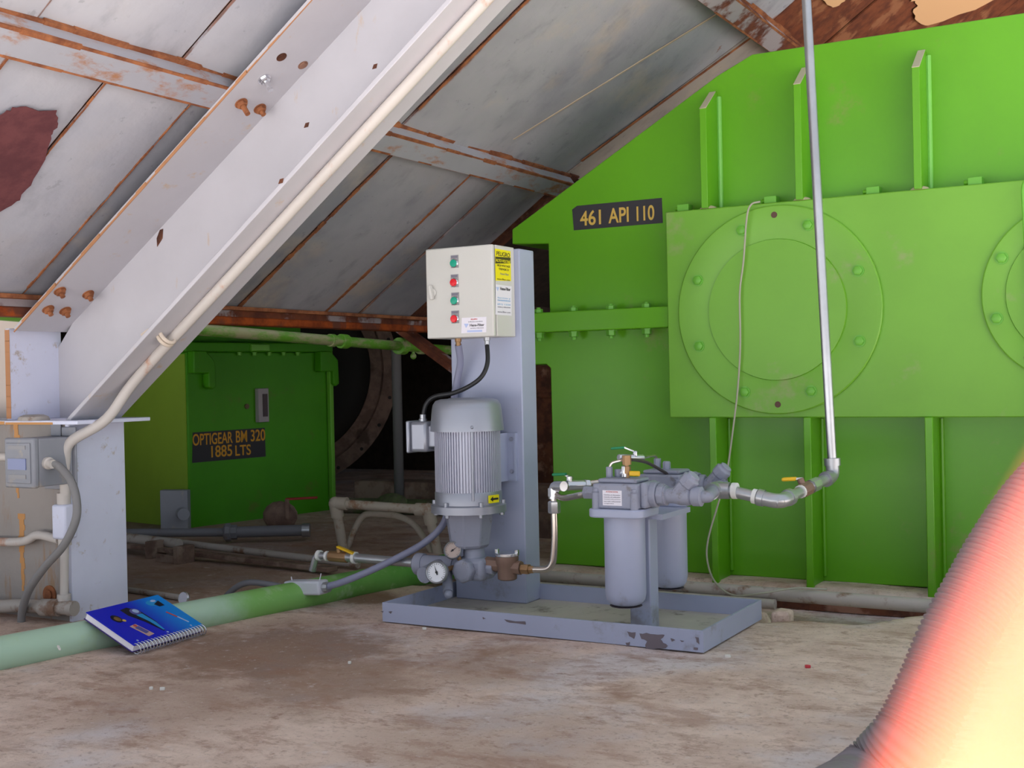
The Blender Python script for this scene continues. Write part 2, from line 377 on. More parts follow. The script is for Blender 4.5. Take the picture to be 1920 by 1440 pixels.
# ================================================================ SLOPING HOOD OVERHEAD
S = .693; HU, HZ = -1.11, 1.055                       # the plates' underside: z = HZ + S (x - HU)
hz = lambda x: HZ + S*(x-HU)
hn = V(-S, 0, 1).normalized()
def slab(mb, x0, x1, y0, y1, t=.008, drop=0., y0b=None, y1b=None, bulge=0.):
    """a plate lying in the hood's slope; y edges may taper from x0 to x1"""
    y0b = y0 if y0b is None else y0b; y1b = y1 if y1b is None else y1b
    n = 12 if bulge else 1; f = lambda x, ya, yb, k: V(x, ya+(yb-ya)*k/n, hz(x)-drop) - hn*bulge*math.sin(math.pi*k/n)
    L0, L1 = ([mb.b.verts.new(f(x, a, b, k)) for k in range(n+1)] for x, a, b in ((x0, y0, y1), (x1, y0b, y1b)))
    H0, H1 = ([mb.b.verts.new(v.co+hn*t) for v in L] for L in (L0, L1))
    for k in range(n):
        for q in ((L0[k], L1[k], L1[k+1], L0[k+1]), (H0[k], H0[k+1], H1[k+1], H1[k]), (L0[k], L0[k+1], H0[k+1], H0[k]), (L1[k], H1[k], H1[k+1], L1[k+1])): mb.face(q)
    mb.face((L0[0], H0[0], H1[0], L1[0])); mb.face((L0[n], L1[n], H1[n], H0[n]))
    return mb
hood = thing('sloping_hood', 'grey steel hood of rusty plates sloping overhead above the green machines', 'steel hood', (-1.15, .9, hz(-1.15)))
X0, XR1, XR2 = -1.145, -.27, .59
g = .006
for a, b, m in ((-1.7, -1.0, 'hood_left'), (-1.0, -.69, 'hood_left'), (-.69, -.375, 'hood_left'), (-.375, -.235, 'hood'), (-.235, .19, 'hood'), (.19, .645, 'hood'), (.645, 1.19, 'hood'), (1.19, 1.44, 'hood'), (1.44, 1.84, 'hood')):
    mb = MB(); slab(mb, X0, XR1, a+g/2, b-g/2, bulge=.006, drop=.008*(0 if b in (-.69, -.235, .645, 1.44) else 1)); obj('hood_plate', mb, m, hood)
for a, b, a2, b2, m in ((-1.7, -1.0, -1.7, -1.0, 'hood_left'), (-1.0, -.52, -1.0, -.52, 'hood_left'), (-.52, .05, -.52, .05, 'hood_left'), (.05, .55, .05, .55, 'hood'), (.55, 1.22, .55, 1.66, 'hood'), (1.22, 1.83, 1.66, 2.07, 'hood'), (1.83, 3.0, 2.07, 3.0, 'hood_beige'), (3.0, 5.2, 3.0, 5.2, 'hood_brown')):
    mb = MB(); slab(mb, XR1, XR2, a+g/2, b-g/2, y0b=a2+g/2, y1b=b2-g/2, bulge=.010, drop=.008*(0 if b in (-.52, .55, 1.83) else 1)); obj('hood_plate', mb, m, hood)
for a, b in ((-1.7, -.2), (-.2, .9), (.9, 2.1)):
    mb = MB(); slab(mb, XR2, 1.55, a+g/2, b-g/2); obj('hood_plate', mb, 'hood', hood)
for a, b in ((2.1, 2.73), (2.73, 3.2), (3.2, 4.2), (4.2, 5.2)):
    mb = MB(); slab(mb, XR2, 1.9, a+g/2, b-g/2, drop=.01*(a == 2.73)); obj('hood_plate', mb, 'hood_brown', hood)
mb = MB(); slab(mb, X0-.02, XR2, -1.7, 1.9, .004, -.016); slab(mb, XR2, 1.55, -1.7, 2.1, .004, -.016); slab(mb, XR1, 1.9, 1.8, 5.2, .004, -.016)
obj('backing_sheet', mb, 'rust_dark', hood)
# peeled patches: the bare primer or the curled old paint, each with its own outline
def patch(name, px, m, drop, t=.002):
    P0 = (HU, 0, HZ-drop); P = [ptp(x, y, P0, (-S, 0, 1)) for x, y in px]
    mb = MB(); mb.prism(P, -hn*t); return obj(name, mb, m, hood)
rag = lambda pts, n, a: [(x0+(x1-x0)*k/n+random.uniform(-a, a), y0+(y1-y0)*k/n+random.uniform(-a, a)) for (x0, y0), (x1, y1) in zip(pts, pts[1:]+pts[:1]) for k in range(n)]
patch('bare_primer_patch', rag([(-60, 250), (10, 212), (30, 199), (62, 205), (106, 209), (109, 232), (94, 254), (90, 285), (62, 335), (36, 372), (8, 395), (-60, 420)], 4, 3), 'maroon', .017)
patch('peeled_paint_patch', rag([(1708, 0), (1722, 10), (1712, 22), (1716, 40), (1740, 48), (1830, 20), (1880, -6), (1800, -30), (1730, -20)], 3, 3), 'peach', .018)
patch('peeled_paint_patch', rag([(1528, -10), (1545, 3), (1562, 14), (1578, 6), (1590, -12), (1560, -25)], 3, 2), 'peach', .013)
# ribs across the slope: hollow bars bolted under the plates, rust along their arrises
def rib(x0, x1, y0, y1, h, m, rm):
    mb = MB(); dn = -hn*h
    c = [(x0, y0), (x1, y0), (x0, y1), (x1, y1)]; hi = [V(x, y, hz(x)-.016) for x, y in c]; mb.hexa([p+dn for p in hi]+hi)
    mb.mi = 1; t = V(1, 0, S).normalized(); mid = (V(x1, 0, hz(x1))-V(x0, 0, hz(x0))).length
    for (x, off, w) in ((x1, 0, .018), (x1, 1, .010), (x0, 1, .006)):
        n = 40
        for k in range(n):
            ya, yb = y0+(y1-y0)*k/n, y0+(y1-y0)*(k+1)/n; ww = w*random.uniform(.6, 1.6)
            c0 = V(x, (ya+yb)/2, hz(x)-.014)+(dn if off else V(0, 0, 0)); mb.obox(c0, t, YP, hn, ww, yb-ya, ww*.6)
    return obj('rib', mb, [m, rm], hood)
rib(-.335, -.265, -1.7, 1.86, .055, 'rib', 'rust')
rib(.53, .60, -1.7, 5.0, .06, 'rust_patchy', 'rust')
mb = MB(); slab(mb, X0, XR1+.02, 1.845, 1.93, .05, .02); obj('edge_beam', mb, 'rust_dark', hood)
# rusty seam strips
for y in (-1.0, -.69, -.375, .645, 1.19):
    mb = MB()
    for k in range(30):
        xa = X0+(XR1-.07-X0)*k/30; xb = X0+(XR1-.07-X0)*(k+1)/30; w = random.uniform(.002, .007)*(1.2 if y > .5 else .35)*(1.7-k/26)
        slab(mb, xa, xb, y-w+random.uniform(-.004, .004), y+w, .004, .012)
    obj('seam_rust', mb, 'rust', hood)
mb = MB(); slab(mb, XR1+.08, XR2-.06, 1.215, 1.225, .004, .012, 1.655, 1.665); obj('seam_weld', mb, paint('sandy_weld', (196, 176, 152), .7, .2), hood)
mb = MB(); slab(mb, XR1+.08, XR2-.06, .545, .555, .004, .012); obj('seam_weld', mb, 'rust', hood)
mb = MB(); slab(mb, XR1+.08, XR2-.06, 1.822, 1.838, .004, .012, 2.062, 2.076); obj('seam_rust', mb, 'rust', hood)
# bottom beam of the hood
bb = thing('edge_channel', 'rusty channel beam running along the low edge of the hood', 'steel beam', (-1.15, .3, .93))
zt = hz(-1.14); mb = MB()
mb.box((-1.17, -1.7, zt-.036), (-1.135, 2.6, zt-.004)); obj('web', mb, 'rust_patchy', bb)
obj('lip', MB().box((-1.20, -1.7, zt-.068), (-1.13, 2.6, zt-.036)), 'rust_orange', bb, bevel=.006)
obj('top_flange', MB().box((-1.19, -1.7, zt-.012), (-1.10, 2.6, zt+.002)), 'rust', bb)

# ================================================================ STEEL COLUMN AND INCLINED BEAM
YN, YW = -.375, -.18                                    # near flange edges and web plane
colm = thing('steel_column', 'dirty grey steel column with a rust-streaked cap plate under the slanting beam', 'column', (-1.1, -.27, 0))
ZC = .632
obj('shaft', MB().box((-1.9, YN, -.02), (-.932, -.16, ZC-.012)), 'col_dirty', colm, bevel=.004)
obj('flange_plate', MB().box((-.932, YN-.006, -.02), (-.915, -.153, ZC-.012)), 'col_light', colm, bevel=.003)
obj('cap_plate', MB().box((-1.9, YN-.045, ZC-.012), (-.83, -.12, ZC)), 'col_light', colm, bevel=.002)
mb = MB()
for x, y, w, h in ((-1.19, YN-.0465, .05, .010), (-1.05, YN-.0465, .22, .007), (-1.3, YN-.0465, .16, .009)): mb.box((x-w/2, y, ZC-.012), (x+w/2, y+.002, ZC-.012+h))
for cx, z0, z1, w in ((-1.165, .38, ZC-.013, .026), (-1.15, .08, .33, .030)):
    n = 14; prev = None
    for k in range(n):
        za, zb = z1-(z1-z0)*k/n, z1-(z1-z0)*(k+1)/n; ww = w*(1-k/n*.7)*random.uniform(.75, 1.2); c = cx+random.uniform(-.003, .003)
        mb.box((c-ww/2, YN-.0015, zb), (c+ww/2, YN, za))
obj('rust_streak', mb, 'rust_orange' if False else flat('ochre_rust_stain', (206, 150, 92), .8), colm)
obj('base_washer', MB().lathe([(.03, 0), (.03, .004), (.016, .005), (.016, .010), (.006, .012)], pt(94, 1115, 'y', YN), (0, -1, 0), 24), 'rust', colm)
obj('anchor_pad', MB().lathe([(.05, 0), (.045, .012), (.03, .018)], V(-1.07, YN-.01, ZC), (0, 0, 1), 20), 'pipe_old', colm)
beam = thing('inclined_beam', 'broad pale grey channel beam slanting up from the column to the hood', 'steel beam', (-.9, -.27, ZC))
sa, sb = .693, .743
up = lambda x: .955 + sa*(x+1.11); lo = lambda x: .743 + sb*(x+.787)
XE = 1.25; t = .014
xl = -1.19; z_el = up(xl+.06)                              # vertical flange at the lower end
zb = lambda x: lo(x)
xfoot = -.787 + (ZC-.743)/sb
mb = MB(); P = [(xl, ZC), (xfoot, ZC), (XE, lo(XE)), (XE, up(XE)), (-1.12, up(-1.12)), (xl, up(xl)-.03)]
mb.prism([V(x, YW, z) for x, z in P], (0, .012, 0)); obj('web', mb, 'beam', beam)
def strip(x0, z0, x1, z1, ya, yb, th):
    d = V(x1-x0, 0, z1-z0).normalized(); n = V(-d.z, 0, d.x); c = [V(x0, ya, z0), V(x1, ya, z1), V(x0, yb, z0), V(x1, yb, z1)]
    return MB().hexa(c+[p+n*th for p in c])
obj('upper_flange', strip(-1.16, up(-1.16), XE, up(XE), YN, YW+.012, t), 'beam', beam, bevel=.002)
obj('lower_flange', strip(xfoot, ZC, XE, lo(XE), YN, YW+.012, -t), 'beam', beam, bevel=.002)
obj('end_flange', MB().box((xl-.02, YN, ZC), (xl, YW+.012, up(-1.16)+.01)), 'col_light', beam, bevel=.002)
obj('side_gusset', MB().box((-1.9, YW, ZC), (xl-.02, YW+.012, .985)), flat('beige_gusset_paint', (206, 190, 178), .7), beam)
mb = MB()
xa = -1.165
for k in range(60):
    x0 = xa+(XE-xa)*k/60; x1 = xa+(XE-xa)*(k+1)/60; w = random.uniform(.3, 1.0)*(.011 if k < 26 else .006)
    c = V((x0+x1)/2, YN-.0005, up((x0+x1)/2)+w/2); mb.obox(c, V(1, 0, sa), YP, V(-sa, 0, 1), (x1-x0)*1.25, .003, w)
for k in range(8):
    z = ZC+.005+k*.036; mb.box((xl-.021, YN-.001, z), (xl+.001, YN, z+.037))
obj('rust_line', mb, flat('edge_rust', (186, 132, 92), .85), beam)
mb = MB()
for px, rx in (((300, 445), .012), ((527, 340), .009), ((575, 235), .008), ((703, 125), .007)):
    P = [pt(px[0]+dx*1.0, px[1]+dy*1.0, 'y', YW-.0005) for dx, dy in ((-5, 18), (-6, 2), (0, -14), (6, -16), (5, 2), (0, 10))] if px[0] == 300 else [pt(px[0]+dx, px[1]+dy, 'y', YN-.001) for dx, dy in ((-5, 5), (-2, -4), (5, -6), (3, 3))]
    mb.prism(P, (0, -.001, 0))
obj('rust_spot', mb, 'rust_dark', beam)
ndn = V(sa, 0, -1).normalized()
for i, (x, y, m) in enumerate(((495, 148, 'chrome'), (452, 193, 'rust'), (487, 203, 'rust'), (528, 107, 'rust_dark'), (568, 122, 'rust_dark'), (112, 545, 'rust'), (165, 551, 'rust'), (90, 579, 'rust'), (122, 582, 'rust'))):
    p = ptp(x, y, (-1.11, 0, .955), (-sa, 0, 1))
    big = m != 'rust_dark'
    o = obj('bolt', MB().hexbolt(p, ndn, .016 if big else .013, .014 if big else .004, shank=.03 if i in (0, 1) else .012*big), m, beam)
    if m == 'chrome': o['label'] = 'bright zinc bolt'
# rigid conduit fixed under the beam, turning down the column
cnd = thing('rigid_conduit', 'cream painted conduit pipe strapped under the slanting beam and down the column', 'conduit', (-.9, -.42, .1))
ylc = -.285; off = -.030
path = [V(x, ylc, lo(x)+off*1.25) for x in (1.2, .4, -.3, -.70)]
p_el = [V(-.80, -.33, .635), V(-.885, -.400, .565), V(-.905, -.405, .50), V(-.908, -.405, .40)]
obj('pipe', MB().tube(spline(path+p_el, 8), .0165, 14), 'conduit_old', cnd)
zc0 = pt(128, 945, 'y', -.40).z; zc1 = pt(128, 1010, 'y', -.40).z
obj('conduit_body', MB().box((-.945, -.43, zc1), (-.885, -.378, zc0)), 'col_light', cnd, bevel=.008)
obj('coupling', MB().cyl((-.915, -.405, zc0), (-.915, -.405, zc0+.035), .021, n=16).cyl((-.915, -.405, zc1), (-.915, -.405, zc1-.02), .020, n=16), 'conduit_old', cnd)
obj('lower_pipe', MB().cyl((-.915, -.405, zc1), (-.925, -.405, .07), .013, n=14).cyl((-.925, -.405, .09), (-.925, -.405, .045), .021, n=16), 'conduit_old', cnd)
obj('side_pipe', MB().tube(spline([V(-.94, -.405, pt(120, 1012, 'y', -.4).z), V(-1.04, -.405, pt(75, 1003, 'y', -.4).z), V(-1.14, -.405, pt(35, 1016, 'y', -.4).z), V(-1.5, -.405, pt(20, 1018, 'y', -.4).z)], 6), .014, 12), 'conduit_old', cnd)
mb = MB(); c = V(-.62, ylc, lo(-.62)+off*1.25); c = ptp(312, 632, (0, ylc-.02, 0), (0, 1, 0)); d = V(1, 0, sb).normalized(); n2 = V(-sb, 0, 1).normalized()
for k in (-1, 1):
    q = [c+d*(k*.007)+(YP*math.cos(a)*.026+n2*math.sin(a)*.030)*1.0+n2*.012*(a/6.28-.5) for a in np.linspace(0, 6.6, 24)]; mb.tube(q, .006, 8)
mb.tube([c+n2*.03-YP*.01, c+n2*.05-d*.03-YP*.02, c+n2*.055-d*.06-YP*.02], .006, 8)
obj('rope_tie', mb, 'rope', cnd)
# pipe along the column foot
mb = MB().tube(spline([V(-1.6, -.43, .05), V(-1.25, -.43, .035), V(-1.1, -.43, .045), V(-.93, -.42, .05), V(-.885, -.415, .05)], 6), .021, 14)
fp = thing('foot_pipe', 'lumpy dusty pipe lying along the foot of the column behind the notebook', 'pipe', (-1.1, -.43, .03)); obj('pipe', mb, 'pipe_old', fp)
obj('coupling', MB().cyl((-1.0, -.425, .046), (-.93, -.42, .05), .027, n=18), 'pipe_old', fp); obj('plug', MB().cyl((-.89, -.415, .05), (-.87, -.412, .05), .024, n=12), 'pipe_old', fp)

# isolator switch box
sw = thing('switch_box', 'weathered grey isolator switch box with a small window on the column', 'switch box', (-1.1, -.45, .4))
za, zb_ = pt(62, 912, 'y', -.5).z, pt(62, 822, 'y', -.5).z
yf = -.535; xL, xR = pt(8, 830, 'y', yf).x, pt(62, 830, 'y', yf).x
M['swgrey'] = paint('weathered_switch_grey', (150, 152, 160), .55, .12, (170, 160, 150), .25, 12.)
obj('body', MB().box((xL, yf+.02, za), (xR, YN-.012, zb_)), 'swgrey', sw, bevel=.004)
obj('mounting_plate', MB().box((xL-.005, YN-.012, za-.02), (xR+.012, YN-.005, zb_+.0)).box((xL+.03, YN-.012, zb_), (xL+.075, YN-.005, zb_+.045)).box((xR-.05, YN-.012, zb_), (xR+.012, YN-.005, zb_+.03)), 'swgrey', sw, bevel=.003)
lid = obj('lid', MB().box((xL-.002, yf, za-.003), (xR+.002, yf+.02, zb_+.003)), 'swgrey', sw, bevel=.006)
obj('lid_frame', MB().box((xL+.012, yf-.004, za+.012), (xR-.012, yf, zb_-.012)), 'swgrey', lid, bevel=.003)
zc = (za+zb_)/2
obj('window', MB().box((xL+.022, yf-.007, zc-.02), (xR-.028, yf-.004, zc+.014)), flat('bluish_window', (120, 130, 172), .3), lid)
obj('nameplate', MB().box((xL+.024, yf-.006, zb_-.032), (xR-.03, yf-.004, zb_-.02)).box((xL+.024, yf-.006, za+.026), (xR-.03, yf-.004, za+.038)), 'legend', lid)
pc = pt(88, 868, 'x', xR); obj('cable_gland', MB().lathe([(.019, 0), (.019, .012), (.014, .014), (.014, .03)], pc, (1, -.1, -.1), 14), 'conduit_old', sw)
obj('stub_pipe', MB().cyl((xL, -.46, zc+.01), (xL-.12, -.46, zc+.012), .014, n=12), 'conduit_old', sw)
cb = [pc+V(.02, 0, 0), pt(112, 876, 'y', -.47), pt(132, 900, 'y', -.47), pt(143, 935, 'y', -.47), pt(142, 975, 'y', -.48), pt(120, 1022, 'y', -.49), pt(85, 1062, 'y', -.49), pt(55, 1105, 'y', -.48), pt(42, 1145, 'y', -.46), pt(40, 1172, 'y', -.45)]
tag(obj('drop_cable', MB().tube(spline(cb, 7), .0125, 12), 'darkgrey'), 'thick grey cable looping from the switch box down to the floor', 'cable')

# ================================================================ BIG GREEN GEARBOX HOUSING (right)
gb = thing('gearbox_housing', 'huge bright green welded gearbox housing behind the filters, sloped top and stiffener ribs', 'gearbox', (1, 1.5, 0))
YB, YR, YPt = 1.23, 1.105, 1.12
P = [(2.35, 0), (2.35, 1.877), (.79, 1.877), (.658, 1.819), (-.212, 1.327), (-.213, 1.268), (-.05, 1.258), (-.05, .95), (-.26, .95), (-.26, .785), (-.07, .785), (-.052, .77), (-.05, 0)]
mb = MB(); mb.prism([V(x, YB, z) for x, z in P], (0, .75, 0)); obj('shell', mb, 'green', gb, bevel=.004)
obj('bearing_plate', MB().box((.49, YPt, .578), (2.35, YB, 1.325)), 'green_plate', gb, bevel=.004)
obj('split_flange', MB().box((-.26, 1.145, .908), (.49, YB, .985)), 'green', gb, bevel=.004)
for x in (1010, 1075, 1145, 1212):
    p = pt(x, 590, 'y', 1.178)
    b = MB(); b.lathe([(.017, 0), (.017, .014), (.013, .016)], V(p.x, 1.178, .985), ZP, 6); b.cyl(V(p.x, 1.178, .985), V(p.x, 1.178, 1.006), .008, n=10)
    obj('flange_bolt', b, 'green_edge', gb); b = MB()
    b.lathe([(.022, 0), (.022, .004), (.018, .004), (.018, .020), (.014, .022)], V(p.x, 1.178, .908), (0, 0, -1), 6); b.cyl(V(p.x, 1.178, .888), V(p.x, 1.178, .876), .009, n=10)
    obj('flange_nut', b, 'green_edge', gb)
for u, ztop in ((.634, 1.68), (.975, 1.72), (1.368, 1.722)):
    mb = MB(); mb.prism([V(u, YR, 1.325), V(u, YR, ztop), V(u, YB-.02, ztop+.075), V(u, YB, ztop+.075), V(u, YB, 1.325)], (.024, 0, 0)); mb.mi = 1
    mb.prism([V(u-.0005, YR-.0005, ztop-.002), V(u-.0005, YB-.02, ztop+.076), V(u-.0005, YB-.02, ztop+.0785), V(u-.0005, YR-.0005, ztop+.001)], (.025, 0, 0))
    obj('upper_rib', mb, ['green', flat('dust_film', (186, 180, 150), .8)], gb, bevel=.003)
    mb = MB(); mb.tube([V(u+.03, YB-.003, 1.33), V(u+.03, YB-.003, ztop+.06)], .009, 8); obj('weld_bead', mb, 'weld', gb)
    obj('dust_heap', MB().lathe([(.034, 0), (.026, .008), (.01, .014)], V(u+.012, YR+.04, 1.3245), ZP, 14), flat('tan_dust', (196, 184, 150), .9), gb)
for u in (.646, .986, 1.387, 1.80):
    obj('lower_rib', MB().box((u, YR, -.01), (u+.026, YB, .579)), 'green', gb, bevel=.003)
    obj('weld_bead', MB().tube([V(u+.032, YB-.003, .02), V(u+.032, YB-.003, .57)], .008, 8), 'green', gb)
for x, y in ((1283, 392), (1446, 378), (1638, 361), (1829, 345)):
    p = pt(x, y, 'y', 1.16); mb = MB(); mb.box((p.x-.022, 1.145, 1.324), (p.x+.022, 1.19, 1.352)); mb.mi = 1; mb.cyl(V(p.x-.022, 1.165, 1.338), V(p.x-.036, 1.165, 1.338), .008, n=10)
    obj('grease_block', mb, ['green_edge', 'green'], gb, bevel=.002)
def cover(cx, cz, R, ri, bolts, holes, rb, rh):
    o = obj('bearing_cover', MB().lathe([(R, 0), (R, .010), (R-.004, .013), (ri+.003, .013), (ri, .012), (ri-.002, .019), (0.001, .020)], V(cx, YPt, cz), (0, -1, 0), 72), 'green_plate', gb, smooth=30)
    for a in bolts:
        a = math.radians(a); obj('cover_bolt', MB().hexbolt(V(cx+rb*math.cos(a), YPt-.013, cz+rb*math.sin(a)), (0, -1, 0), .0165, .013), 'green_edge', o)
    for a in holes:
        a = math.radians(a); obj('threaded_hole', MB().lathe([(.011, 0), (.011, .0012)], V(cx+rh*math.cos(a), YPt-.013, cz+rh*math.sin(a)), (0, -1, 0), 14), flat('hole_shadow_brown', (96, 70, 60), .8), o)
    return o
cover(.898, .952, .362, .245, [22.5+45*k for k in range(8)], (90, 270), .307, .328)
cover(1.853, .965, .285, .212, [17+45*k for k in range(-4, 4) if True][:8], (233,), .25, .25)
obj('grease_line', MB().tube(bend([V(1.86, YPt-.03, 1.33), V(1.715, YPt-.03, 1.33), V(1.70, YPt-.035, 1.30), V(1.725, YPt-.035, .58), V(1.73, YPt-.03, .3)], .03), .006, 10), 'green_edge', gb)
# stencilled panel on the housing
sg = [pt(x, y, 'y', YB-.0005) for x, y in ((1076, 432), (1243, 418), (1241, 371), (1082, 386), (1073, 393))]
pl = obj('stencil_panel', MB().prism(sg, (0, -.0008, 0)), 'sign_black', gb); pl['label'] = 'black stencilled panel reading 461 API 110'
xd = (sg[1]-sg[0]).normalized()
for s_, a, b in (('461', (1088, 424), (1127, 392)), ('API', (1141, 419), (1179, 388)), ('110', (1194, 415), (1227, 385))):
    o_ = pt(a[0], a[1], 'y', YB-.0014); e_ = pt(b[0], b[1], 'y', YB-.0014); rr_ = pt(b[0], a[1], 'y', YB-.0014)
    h_ = pt(a[0], a[1]-28, 'y', YB-.0014)
    text('lettering', s_, o_, xd, ZP, (rr_-o_).length, (h_-o_).length, 'stencil', pl, bold=.016)
# thin cable hanging over the housing
cg = [pt(1425, 378, 'y', 1.10), pt(1408, 384, 'y', 1.085), pt(1400, 410, 'y', 1.085), pt(1394, 490, 'y', 1.085), pt(1387, 550, 'y', 1.085), pt(1388, 640, 'y', 1.085), pt(1384, 720, 'y', 1.085), pt(1375, 800, 'y', 1.06), pt(1362, 890, 'y', 1.0),
      pt(1345, 950, 'y', .98), pt(1328, 1010, 'y', .95), pt(1326, 1050, 'y', .92), pt(1340, 1090, 'y', .80), pt(1375, 1116, 'y', .74), pt(1430, 1112, 'y', .72), pt(1490, 1103, 'y', .80), pt(1550, 1105, 'y', .85)]
tag(obj('sensor_cable', MB().tube(spline(cg, 6), .0032, 8), flat('faded_cable_sheath', (170, 168, 150), .6)), 'thin pale cable hanging down the front of the green housing to the floor', 'cable')

# ================================================================ LEFT GREEN GEAR UNIT under the hood
TA = pt(357, 990, 'z', 0); TR = math.radians(80)        # local x runs along its signed face, local -y faces out
ta = thing('gear_unit', 'dim green gear unit with lifting hooks standing under the hood on the left', 'gearbox', TA, TR)
TW, TD, TH = .95, .72, .90
R_ = Matrix.Rotation(-TR, 3, 'Z')
def tl(x, y, dy=0.):                                    # pixel to the unit's local signed face
    n = (math.sin(TR), -math.cos(TR), 0); p = ptp(x, y, Vector(TA)+Vector(n)*(-dy), n); return R_ @ (p-Vector(TA))
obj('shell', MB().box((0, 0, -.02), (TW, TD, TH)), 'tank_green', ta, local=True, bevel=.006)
obj('lit_side_sheet', MB().box((-.004, .012, .0), (0, TD-.01, TH-.01)), paint('lit_dusty_green', (140, 176, 50), .6, .12), ta, local=True)  # thin sheet: light on the left face painted in as lighter, dusty green
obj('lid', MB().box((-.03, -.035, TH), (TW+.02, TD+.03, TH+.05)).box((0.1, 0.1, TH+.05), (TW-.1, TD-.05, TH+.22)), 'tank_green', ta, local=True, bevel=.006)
obj('corner_flange', MB().box((TW-.004, -.03, -.02), (TW+.022, .0, TH)), 'green_edge', ta, local=True, bevel=.003)
def hook(x0):
    P = [(0, 0), (.075, 0), (.13, -.05), (.135, -.185), (.112, -.20), (.09, -.185), (.09, -.115), (0, -.115)]
    return MB().prism([V(x0+a, -.055, TH+.005+b) for a, b in P], (0, .055, 0))
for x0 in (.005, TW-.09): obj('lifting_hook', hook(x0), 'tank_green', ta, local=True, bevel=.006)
for k in range(5): obj('lid_bolt', MB().hexbolt(V(.32+.1*k, -.018, TH-.001), (0, 0, -1), .011, .018), 'green_edge', ta, local=True)
obj('hinge_block', MB().box((.38, -.05, TH+.005), (.50, -.03, TH+.04)), 'green_edge', ta, local=True, bevel=.003)
a, b = tl(479, 792), tl(497, 728)
lg = obj('level_gauge', MB().box((a.x, -.03, a.z), (b.x, 0, b.z)), 'legend', ta, local=True, bevel=.003); lg['label'] = 'grey oil level gauge'
obj('sight_glass', MB().box((a.x+.028, -.034, a.z+.03), (b.x-.012, -.0305, b.z-.03)), flat('dark_oil', (50, 32, 40), .3), lg, local=True)
q = tl(462, 762); obj('drain_plug', MB().lathe([(.014, 0), (.014, .008)], V(q.x, 0, q.z), (0, -1, 0), 12), flat('plug_brown', (96, 84, 60), .7), ta, local=True)
C4 = [tl(x, y) for x, y in ((360, 868), (498, 856), (496, 802), (361, 811))]
pn = obj('stencil_panel', MB().prism([V(c.x, -.0008, c.z) for c in C4], (0, -.001, 0)), 'sign_black2', ta, local=True); pn['label'] = 'black panel with two lines of amber stencil lettering'
xd = V(C4[1].x-C4[0].x, 0, C4[1].z-C4[0].z)
for s_, a, b in (('OPTIGEAR', (361, 836), (436, 813)), ('BM', (442, 830), (463, 809)), ('320', (470, 828), (497, 807)), ('1885', (396, 858), (435, 837)), ('LTS', (441, 855), (470, 834))):
    o_ = tl(*a); e_ = tl(b[0], a[1]); h_ = tl(a[0], a[1]-22 if s_ != 'LTS' else a[1]-20)
    text('lettering', s_, V(o_.x, -.0020, o_.z), xd, ZP, e_.x-o_.x, h_.z-o_.z, 'stencil2', pn, local=True, bold=.012)

# green pipe running behind, under the hood edge
gp = thing('green_header_pipe', 'green dusty pipe with couplings running just under the hood edge', 'pipe', (-1.4, 1.5, .9))
ga, gb_ = pt(30, 590, 'x', -1.33), pt(850, 657, 'x', -1.33); gd = (gb_-ga).normalized()
obj('pipe', MB().cyl(ga-gd*1.0, gb_+gd*.8, .024, n=18), 'green_dusty', gp)
for x, y, r, w in ((622, 637, .030, .035), (644, 638, .034, .05), (752, 648, .043, .05), (790, 652, .034, .04)):
    p = pt(x, y, 'x', -1.33); p = ga+gd*(p-ga).dot(gd); obj('coupling', MB().cyl(p-gd*w/2, p+gd*w/2, r, n=18), 'green_dusty', gp, bevel=.003)
p = pt(775, 668, 'x', -1.33); obj('drain_cock', MB().ball(p, .016).cyl(p, p+V(0, 0, .03), .008), 'green_dusty', gp)

# big wheel standing in the dark behind
wc = ptd(522, 695, 7.6); wn_ = (Vector(CAM)-wc); wn_.z = 0; wn_.normalize()
wh = thing('flywheel', 'large dusty wheel rim standing in the dark behind the green gear unit', 'wheel', wc)
Rw = .735
obj('rim', MB().lathe([(Rw-.17, 0), (Rw-.17, .05), (Rw-.10, .05), (Rw-.10, .03), (Rw-.088, .03), (Rw-.088, .05), (Rw, .045), (Rw, -.12), (Rw-.02, -.12)], wc, wn_, 72), 'wheel', wh, smooth=25)
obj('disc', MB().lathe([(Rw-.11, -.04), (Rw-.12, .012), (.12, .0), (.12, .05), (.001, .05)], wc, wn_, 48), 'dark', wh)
x_, y_, z_ = basis(wn_); mb = MB()
for k in range(24):
    a = 2*math.pi*k/24; mb.lathe([(.011, .045), (.011, .049)], wc+(x_*math.cos(a)+y_*math.sin(a))*(Rw-.03), wn_, 10)
obj('rim_hole', mb, 'dark', wh)
# dark leftovers under the hood
p = ptd(745, 760, 6.9); tag(obj('standpipe', MB().cyl((p.x, p.y, 0), (p.x, p.y, .95), .028, n=14), flat('dim_grey_pipe', (92, 90, 90), .6)), 'dim grey vertical pipe in the dark beside the big wheel', 'pipe')
p = ptd(690, 905, 7.0); tag(obj('plinth', MB().box((p.x-.12, p.y+.02, -.05), (p.x+1.3, p.y+.2, .16)), 'steel_dusty', bevel=.01), 'low dusty plinth under the big wheel in the background', 'plinth')
p = ptd(1015, 780, 6.6); tag(obj('rusty_cabinet', MB().box((p.x-.45, p.y+.1, -.05), (p.x+.12, p.y+.4, .84)).box((p.x-.47, p.y+.08, .62), (p.x+.14, p.y+.1, .65)), 'rust_dark', bevel=.01), 'dark rusty steel panel glimpsed between the post and the green housing', 'panel')
p = ptd(1010, 1010, 5.6); tag(obj('concrete_stub', MB().box((p.x-.1, p.y, -.05), (p.x+.06, p.y+.1, .12)), 'steel_dusty', bevel=.006), 'small pale block on the floor behind the grey post', 'block')
